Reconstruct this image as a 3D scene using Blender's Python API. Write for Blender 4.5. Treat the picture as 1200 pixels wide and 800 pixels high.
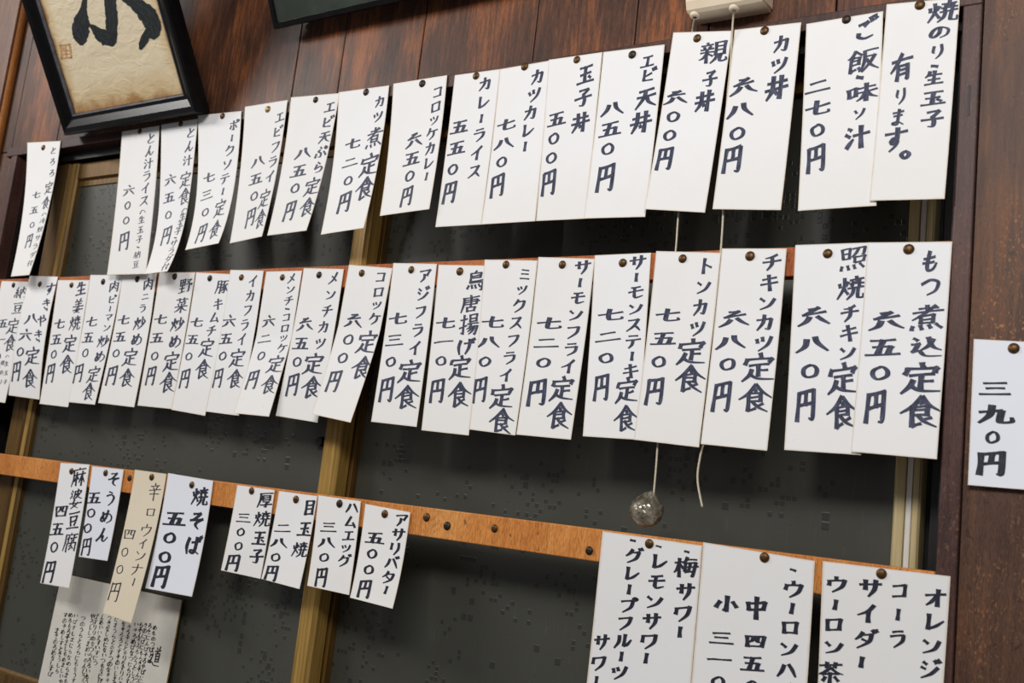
import bpy, bmesh, math, random
from mathutils import Vector, Matrix, noise
random.seed(7)
S = bpy.context.scene
for o in list(bpy.data.objects):
    bpy.data.objects.remove(o)
COL = S.collection
# ------------------------------------------------------------------ camera
# rows: camera right, down and forward axes in (x right, y down, z into wall)
RM = ((0.83534956, -0.11178983, 0.53823242), (0.01049685, 0.98216967, 0.18770337), (-0.54961889, -0.15114818, 0.82162845))
FPX, DIST, EYE = 1196.3, 1.05, 1.55          # focal length in pixels of a 1200 wide frame, distance to the wall, eye height
cam_d = bpy.data.cameras.new('camera')
cam = bpy.data.objects.new('camera', cam_d)
COL.objects.link(cam)
S.camera = cam
cr, cd, cf = [Vector((r[0], r[2], -r[1])) for r in RM]
cam.matrix_world = Matrix(((cr.x, -cd.x, -cf.x, 0), (cr.y, -cd.y, -cf.y, -DIST), (cr.z, -cd.z, -cf.z, EYE), (0, 0, 0, 1)))
cam_d.sensor_width = 36
cam_d.lens = 36 * FPX / 1200
cam_d.clip_start = .02
cam_d.dof.use_dof = True
cam_d.dof.focus_distance = 1.27
cam_d.dof.aperture_fstop = 9
# ------------------------------------------------------------------ light
S.view_settings.view_transform = 'Standard'
S.view_settings.look = 'None'
S.view_settings.gamma = 1
S.view_settings.use_curve_mapping = False
S.view_settings.exposure = 0.04
W = bpy.data.worlds.new('room_air')
S.world = W
W.use_nodes = True
W.node_tree.nodes['Background'].inputs[0].default_value = (.95, .97, 1, 1)
W.node_tree.nodes['Background'].inputs[1].default_value = .17


def area(name, loc, target, size, size_y, power, col):
    d = bpy.data.lights.new(name, 'AREA')
    d.shape = 'RECTANGLE'
    d.size, d.size_y, d.energy, d.color = size, size_y, power, col
    o = bpy.data.objects.new(name, d)
    COL.objects.link(o)
    o.location = loc
    o.rotation_euler = (Vector(target) - Vector(loc)).to_track_quat('-Z', 'Y').to_euler()


area('ceiling_tube_light_left', (-2.85, -1.45, 2.9), (-1.2, 0, 1.8), 1.1, .22, 30, (1, .98, .95))
area('ceiling_tube_light_right', (-.1, -1.7, 2.7), (-.6, 0, 1.7), 1.2, .35, 27, (1, .985, .97))


def at(px, py, y=0.0):
    """the point of the wall-parallel plane at depth y that the eye sees in this direction"""
    c = ((px - 600) / FPX, (py - 400) / FPX, 1)
    d = [sum(RM[k][i] * c[k] for k in range(3)) for i in range(3)]
    t = (y + DIST) / d[2]
    return Vector((d[0] * t, y, EYE - d[1] * t))


def at_plane(px, py, p0, n):
    a, b = at(px, py, 0), at(px, py, .1)
    t = (p0 - a).dot(n) / (b - a).dot(n)
    return a + (b - a) * t


def proj(p):
    w = (p[0], EYE - p[2], p[1] + DIST)
    c = [sum(RM[k][i] * w[i] for i in range(3)) for k in range(3)]
    return 600 + FPX * c[0] / c[2], 400 + FPX * c[1] / c[2]


# ------------------------------------------------------------------ objects
def tag(o, label=None, cat=None, group=None, kind=None):
    for k, v in (('label', label), ('category', cat), ('group', group), ('kind', kind)):
        if v:
            o[k] = v
    return o


def empty(name, loc):
    o = bpy.data.objects.new(name, None)
    o.empty_display_size = .03
    COL.objects.link(o)
    o.location = loc
    return o


def mesh_obj(name, verts, faces, mat, parent=None, origin=None, smooth=False, uvs=None):
    """one mesh object; world-space vertices, re-based on origin (or the parent's origin)"""
    pw = parent_origin(parent) if parent else Vector((0, 0, 0))
    og = Vector(origin) if origin is not None else pw
    me = bpy.data.meshes.new(name)
    me.from_pydata([tuple(Vector(v) - og) for v in verts], [], faces)
    if uvs:
        ul = me.uv_layers.new(name='UVMap')
        for lp in me.loops:
            ul.data[lp.index].uv = uvs[lp.vertex_index]
    if smooth:
        for p in me.polygons:
            p.use_smooth = True
    me.materials.append(mat)
    me.update()
    o = bpy.data.objects.new(name, me)
    COL.objects.link(o)
    o.location = og - pw
    if parent:
        o.parent = parent
    o['wo'] = 0
    del o['wo']
    ORG[o.name] = og
    return o


ORG = {}


def parent_origin(p):
    return ORG[p.name] if p.name in ORG else Vector(p.location)


class MB:
    """collects boxes and other shapes for one mesh"""
    def __init__(s):
        s.v, s.f = [], []

    def box(s, x0, x1, y0, y1, z0, z1, bev=0.0):
        bm = bmesh.new()
        bmesh.ops.create_cube(bm, size=1)
        for v in bm.verts:
            v.co = Vector(((x0 + x1) / 2 + v.co.x * (x1 - x0), (y0 + y1) / 2 + v.co.y * (y1 - y0), (z0 + z1) / 2 + v.co.z * (z1 - z0)))
        if bev:
            bmesh.ops.bevel(bm, geom=bm.edges[:], offset=bev, segments=2, affect='EDGES', profile=.5)
        s.add_bm(bm)
        return s

    def add_bm(s, bm):
        bmesh.ops.recalc_face_normals(bm, faces=bm.faces[:])
        b = len(s.v)
        bm.verts.index_update()
        s.v += [v.co.copy() for v in bm.verts]
        s.f += [[b + v.index for v in f.verts] for f in bm.faces]
        bm.free()

    def add(s, v, f):
        b = len(s.v)
        s.v += [Vector(q) for q in v]
        s.f += [[b + i for i in q] for q in f]

    def prism(s, prof, a, b, axis):
        """profile of (p, q) pairs swept from a to b along x (profile in y, z) or z (profile in x, y)"""
        def pt(p, t):
            return Vector((t, p[0], p[1])) if axis == 'x' else Vector((p[0], p[1], t))
        bm = bmesh.new()
        r0 = [bm.verts.new(pt(p, a)) for p in prof]
        r1 = [bm.verts.new(pt(p, b)) for p in prof]
        n = len(prof)
        for i in range(n):
            bm.faces.new((r0[i], r0[(i + 1) % n], r1[(i + 1) % n], r1[i]))
        bm.faces.new(r0)
        bm.faces.new(r1)
        s.add_bm(bm)
        return s

    def tube(s, pts, r, n=8, r_end=None):
        m = len(pts)
        b = len(s.v)
        for i, p in enumerate(pts):
            p = Vector(p)
            t = (Vector(pts[min(i + 1, m - 1)]) - Vector(pts[max(i - 1, 0)])).normalized()
            u = t.cross(Vector((0, 1, 0))).normalized()
            w = t.cross(u)
            rr = r if r_end is None else r + (r_end - r) * i / (m - 1)
            for k in range(n):
                a = 2 * math.pi * k / n
                s.v.append(p + u * rr * math.cos(a) + w * rr * math.sin(a))
        for i in range(m - 1):
            for k in range(n):
                s.f.append([b + i * n + k, b + i * n + (k + 1) % n, b + (i + 1) * n + (k + 1) % n, b + (i + 1) * n + k])
        s.f.append([b + k for k in range(n)][::-1])
        s.f.append([b + (m - 1) * n + k for k in range(n)])
        return s

    def build(s, name, mat, parent=None, origin=None, smooth=False):
        return mesh_obj(name, s.v, s.f, mat, parent, origin, smooth)


# ------------------------------------------------------------------ materials
def lin(*c):
    return tuple(((v / 255) / 12.92 if v / 255 <= .04045 else ((v / 255 + .055) / 1.055) ** 2.4) for v in c) + (1,)


class NT:
    def __init__(s, name, rough=.5, spec=.5, metal=0.0):
        s.m = bpy.data.materials.new(name)
        s.m.use_nodes = True
        s.t = s.m.node_tree
        s.b = s.t.nodes['Principled BSDF']
        s.b.inputs['Roughness'].default_value = rough
        s.b.inputs['Specular IOR Level'].default_value = spec
        s.b.inputs['Metallic'].default_value = metal

    def n(s, kind, **kw):
        nd = s.t.nodes.new('ShaderNode' + kind)
        for k, v in kw.items():
            setattr(nd, k, v)
        return nd

    def l(s, a, b):
        s.t.links.new(a, b)

    def val(s, sock, v):
        if hasattr(v, 'is_output'):
            s.l(v, sock)
        else:
            sock.default_value = v

    def coord(s, scale=(1, 1, 1), rot=(0, 0, 0), kind='Object'):
        c = s.n('TexCoord')
        m = s.n('Mapping')
        m.inputs['Scale'].default_value = scale
        m.inputs['Rotation'].default_value = rot
        s.l(c.outputs[kind], m.inputs[0])
        return m.outputs[0]

    def noise(s, vec, scale, detail=4, rough=.55, dist=0.0):
        nd = s.n('TexNoise')
        s.l(vec, nd.inputs['Vector'])
        nd.inputs['Scale'].default_value = scale
        nd.inputs['Detail'].default_value = detail
        nd.inputs['Roughness'].default_value = rough
        nd.inputs['Distortion'].default_value = dist
        return nd.outputs['Fac']

    def ramp(s, fac, stops):
        r = s.n('ValToRGB')
        s.l(fac, r.inputs[0])
        e = r.color_ramp.elements
        while len(e) < len(stops):
            e.new(.5)
        for el, (p, c) in zip(e, stops):
            el.position = p
            el.color = c if len(c) == 4 else tuple(c) + (1,)
        return r.outputs[0]

    def mix(s, fac, a, b, mode='MIX'):
        m = s.n('Mix', data_type='RGBA', blend_type=mode)
        s.val(m.inputs[0], fac)
        s.val(m.inputs[6], a)
        s.val(m.inputs[7], b)
        return m.outputs[2]

    def math(s, op, a, b=0.0):
        m = s.n('Math', operation=op)
        s.val(m.inputs[0], a)
        s.val(m.inputs[1], b)
        return m.outputs[0]

    def bump(s, h, strength, dist=.001):
        b = s.n('Bump')
        b.inputs['Strength'].default_value = strength
        b.inputs['Distance'].default_value = dist
        s.l(h, b.inputs['Height'])
        s.l(b.outputs[0], s.b.inputs['Normal'])

    def col(s, c):
        s.val(s.b.inputs['Base Color'], c)
        return s


G0, G1 = (0, 0, 0, 1), (1, 1, 1, 1)


def wood(name, dark, mid, bright, rough=.38, speck=None, grain=1.0, spec=.35, blotch=7.0):
    t = NT(name, rough, spec)
    g = t.noise(t.coord((30, 30, 2.2)), 7 * grain, 6, .65, .5)
    big = t.noise(t.coord((1, 1, .45)), blotch, 4, .6, .3)
    fleck = t.noise(t.coord((60, 60, 9)), 16, 3, .65)
    c = t.ramp(t.math('ADD', t.math('MULTIPLY', g, .42), t.math('MULTIPLY', big, .58)), [(.37, dark), (.5, mid), (.63, bright)])
    c = t.mix(.5, c, t.ramp(fleck, [(.36, lin(120, 100, 92)), (.58, G1)]), 'MULTIPLY')
    if speck:
        sp = t.ramp(t.noise(t.coord((1, 1, .6)), 420, 2, .5), [(.60, G0), (.68, G1)])
        zone = t.ramp(t.noise(t.coord((1, 1, .6)), 8, 3, .6), [(.48, G0), (.68, G1)])
        c = t.mix(t.math('MULTIPLY', t.math('MULTIPLY', sp, zone), .6), c, speck)
        dk = t.ramp(t.noise(t.coord((1, 1, .8)), 130, 2, .5), [(.68, G0), (.74, (.6, .6, .6, 1))])
        c = t.mix(dk, c, lin(46, 28, 22))
    t.col(c)
    t.val(t.b.inputs['Roughness'], t.math('ADD', rough - .1, t.math('MULTIPLY', fleck, .25)))
    t.bump(fleck, .25, .0006)
    return t.m


def paper(name, base, edge):
    t = NT(name, .75, .25)
    oi = t.n('ObjectInfo')
    uv = t.n('UVMap')
    sx = t.n('SeparateXYZ')
    t.l(uv.outputs[0], sx.inputs[0])
    a = t.math('MULTIPLY', t.math('MINIMUM', sx.outputs[0], t.math('SUBTRACT', 1, sx.outputs[0])), .33)
    b = t.math('MINIMUM', sx.outputs[1], t.math('SUBTRACT', 1, sx.outputs[1]))
    d = t.math('MINIMUM', a, b)
    nz = t.noise(t.coord((1, 1, 1)), 60, 4, .6)
    d = t.math('ADD', d, t.math('MULTIPLY', t.math('SUBTRACT', nz, .5), .008))
    ed = t.ramp(d, [(.0, G1), (.0075, G0)])
    low = t.ramp(t.math('ADD', sx.outputs[1], t.math('MULTIPLY', nz, .3)), [(.75, G0), (1.25, (.5, .5, .5, 1))])
    blot = t.ramp(t.noise(t.coord((1, 1, 1)), 17, 3, .5), [(.5, G0), (.8, (.35, .35, .35, 1))])
    c = t.mix(t.math('MULTIPLY', oi.outputs['Random'], .22), base, edge)
    c = t.mix(t.math('MULTIPLY', t.math('ADD', low, blot), .45), c, edge)
    c = t.mix(t.math('MULTIPLY', ed, .6), c, lin(204, 178, 138))
    sp = t.ramp(t.noise(t.coord((1, 1, 1)), 420, 1, .4), [(.78, G0), (.83, (.3, .3, .3, 1))])
    c = t.mix(sp, c, lin(150, 125, 95))
    t.col(c)
    t.bump(t.noise(t.coord((1, 1, 1)), 45, 3, .5), .12, .0015)
    return t.m


def ink(name, dark, light):
    t = NT(name, .55, .3)
    uv = t.n('UVMap')
    mp = t.n('Mapping')
    mp.inputs['Scale'].default_value = (2.2, .35, 1)
    t.l(uv.outputs[0], mp.inputs[0])
    g = t.noise(mp.outputs[0], 2.4, 3, .6)
    t.col(t.ramp(g, [(.44, dark), (.66, light)]))
    return t.m


def glass(name, base, tint):
    t = NT(name, .3, .5)
    c = t.n('TexCoord')
    def squares(size, thr, sd):
        mp = t.n('Mapping')
        mp.inputs['Location'].default_value = (sd, 0, sd * .7)
        mp.inputs['Scale'].default_value = (1 / size, 0, 1 / size)
        t.l(c.outputs['Object'], mp.inputs[0])
        fl = t.n('VectorMath', operation='FLOOR')
        t.l(mp.outputs[0], fl.inputs[0])
        wn = t.n('TexWhiteNoise', noise_dimensions='3D')
        t.l(fl.outputs[0], wn.inputs['Vector'])
        cl = t.noise(fl.outputs[0], .07 if size < .008 else .13, 2, .6)
        sq = t.math('GREATER_THAN', t.math('ADD', t.math('MULTIPLY', wn.outputs['Value'], .5), t.math('MULTIPLY', cl, .9)), thr)
        fr = t.n('VectorMath', operation='FRACTION')
        t.l(mp.outputs[0], fr.inputs[0])
        sf = t.n('SeparateXYZ')
        t.l(fr.outputs[0], sf.inputs[0])
        e = t.math('MINIMUM', t.math('MINIMUM', sf.outputs[0], t.math('SUBTRACT', 1, sf.outputs[0])), t.math('MINIMUM', sf.outputs[2], t.math('SUBTRACT', 1, sf.outputs[2])))
        edge = t.ramp(e, [(.06, G0), (.16, G1)])
        return t.math('MULTIPLY', sq, edge), sq
    h1, s1 = squares(.0066, .93, .0)
    h2, s2 = squares(.0104, .985, 3.4)
    h = t.math('MAXIMUM', h1, h2)
    big = t.noise(t.coord((1, 1, .45)), 4, 3, .5)
    col = t.mix(big, base, tint)
    smear = t.ramp(t.noise(t.coord((70, 70, 5)), 5, 3, .6), [(.62, G0), (.75, (.16, .16, .16, 1))])
    col = t.mix(smear, col, lin(120, 120, 112))
    spots = t.ramp(t.noise(t.coord((1, 1, 1)), 190, 1, .4), [(.73, G0), (.78, (.7, .7, .7, 1))])
    col = t.mix(t.math('MULTIPLY', spots, .6), col, lin(22, 22, 18))
    col = t.mix(t.math('MULTIPLY', h, .5), col, lin(20, 20, 15))
    t.col(col)
    t.val(t.b.inputs['Roughness'], t.math('ADD', .32, t.math('MULTIPLY', big, .2)))
    t.bump(h, .4, .0008)
    return t.m


def plain(name, c1, c2, rough=.5, metal=0.0, scale=40, stretch=(1, 1, 1), bump=.1, spec=.5):
    t = NT(name, rough, spec, metal)
    nz = t.noise(t.coord(stretch), scale, 4, .6)
    t.col(t.ramp(nz, [(.35, c1), (.68, c2)]))
    if bump:
        t.bump(nz, bump, .0008)
    return t.m


M = {}
M['plank'] = wood('plank_wood', lin(50, 32, 24), lin(94, 58, 40), lin(156, 92, 49), .46, spec=.3, blotch=9)
M['lintel'] = wood('lintel_wood', lin(50, 32, 28), lin(74, 48, 42), lin(98, 64, 54), .45)
M['casing'] = wood('casing_wood', lin(60, 38, 34), lin(82, 54, 48), lin(104, 68, 58), .45, lin(150, 104, 76))
M['panel'] = wood('plywood', lin(70, 45, 33), lin(95, 65, 48), lin(130, 82, 48), .5, lin(196, 130, 74), .7, blotch=5)
M['batten'] = wood('batten_wood', lin(190, 112, 48), lin(216, 138, 64), lin(230, 158, 84), .6, lin(120, 70, 32), .7)
M['batten_dark'] = wood('rust_batten_wood', lin(158, 82, 38), lin(184, 100, 48), lin(202, 118, 62), .6, lin(96, 54, 26), .7)
M['post'] = wood('corner_post_wood', lin(70, 44, 34), lin(112, 72, 50), lin(140, 92, 62), .4)
M['post_edge'] = wood('lit_post_edge_wood', lin(110, 66, 28), lin(150, 92, 42), lin(170, 110, 56), .4)  # orange tone paints the light caught along the post's rounded edge
M['gold'] = plain('tarnished_gold_metal', lin(146, 112, 50), lin(190, 152, 82), .45, .25, 14, (20, 20, .6), .1)
M['gold_dark'] = plain('dark_gold_metal', lin(84, 60, 22), lin(118, 86, 36), .5, .35, 14, (20, 20, .6), .1)
M['beige'] = plain('beige_metal', lin(178, 158, 112), lin(206, 188, 142), .45, .1, 14, (20, 20, .6), .1)
M['beige_light'] = plain('pale_metal', lin(214, 210, 200), lin(232, 228, 220), .4, .1, 30, (20, 20, 1), .1)
M['channel'] = plain('window_channel_metal', lin(16, 14, 13), lin(34, 29, 27), .5, .2, 30, (10, 10, 1), .1)
M['glass'] = glass('patterned_night_glass', lin(55, 55, 47), lin(76, 76, 68))
M['old'] = paper('aged_paper', lin(242, 241, 242), lin(230, 224, 212))
M['fresh'] = paper('drinks_paper', lin(234, 233, 233), lin(226, 220, 212))
M['new'] = paper('white_paper', lin(236, 238, 246), lin(228, 229, 236))
M['aged'] = paper('yellowed_paper', lin(228, 216, 194), lin(214, 196, 164))
M['ink'] = ink('marker_ink', lin(40, 43, 62), lin(86, 91, 116))
M['ink_dark'] = ink('dark_marker_ink', lin(26, 27, 38), lin(54, 57, 74))
M['bronze'] = plain('bronze_tack_metal', lin(70, 48, 22), lin(112, 78, 36), .42, .55, 300, bump=.1)
M['dark_tack'] = plain('blackened_tack_metal', lin(40, 32, 26), lin(66, 50, 36), .45, .5, 300, bump=.1)
M['pale_tack'] = plain('brass_tack_metal', lin(130, 106, 62), lin(164, 138, 88), .4, .5, 300, bump=.1)
M['black_frame'] = plain('black_lacquer', lin(10, 9, 10), lin(18, 15, 15), .3, 0, 20, (4, 4, 4), .05, .2)
M['frame_lip'] = plain('grey_lip', lin(80, 80, 86), lin(110, 110, 116), .35, .3, 60)
M['cream'] = plain('cream_plastic', lin(230, 210, 180), lin(240, 222, 196), .4, 0, 14, bump=.02)
M['cord'] = plain('cotton_cord', lin(196, 182, 156), lin(226, 214, 192), .8, 0, 900, (1, 1, .6), .4)
M['wrap'] = plain('crumpled_silver_wrap', lin(92, 82, 66), lin(176, 168, 150), .22, .45, 70, bump=.8)
M['card'] = plain('grey_card', lin(204, 199, 188), lin(224, 219, 209), .7, 0, 10, bump=.05)
M['card_edge'] = plain('gilt_edge', lin(170, 130, 60), lin(200, 160, 86), .4, .4, 60)
M['pen'] = ink('brush_pen_ink', lin(24, 24, 24), lin(58, 56, 54))
M['sumi'] = ink('sumi_ink', lin(22, 26, 28), lin(48, 54, 56))
M['seal'] = plain('orange_seal_ink', lin(200, 142, 88), lin(216, 166, 112), .7, 0, 300, bump=0)
M['green_picture'] = plain('dark_green_print', lin(44, 50, 44), lin(64, 70, 62), .25, 0, 9, bump=.03)


def scroll_paper():
    t = NT('calligraphy_paper', .65, .3)
    uv = t.n('UVMap')
    sx = t.n('SeparateXYZ')
    t.l(uv.outputs[0], sx.inputs[0])
    d = t.math('MINIMUM', t.math('MINIMUM', sx.outputs[0], t.math('SUBTRACT', 1, sx.outputs[0])), t.math('MINIMUM', sx.outputs[1], t.math('SUBTRACT', 1, sx.outputs[1])))
    nz = t.noise(t.coord((1, 1, 1)), 26, 4, .6)
    d = t.math('ADD', d, t.math('MULTIPLY', t.math('SUBTRACT', nz, .5), .09))
    c = t.ramp(d, [(-.0, lin(172, 128, 80)), (.03, lin(216, 190, 146)), (.10, lin(230, 213, 180)), (.4, lin(228, 213, 184))])
    t.col(c)
    w1 = t.noise(t.coord((22, 1, 50), (0, .12, 0)), 1.0, 3, .55, 1.2)
    t.bump(w1, .55, .004)
    return t.m


M['scroll'] = scroll_paper()

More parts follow.
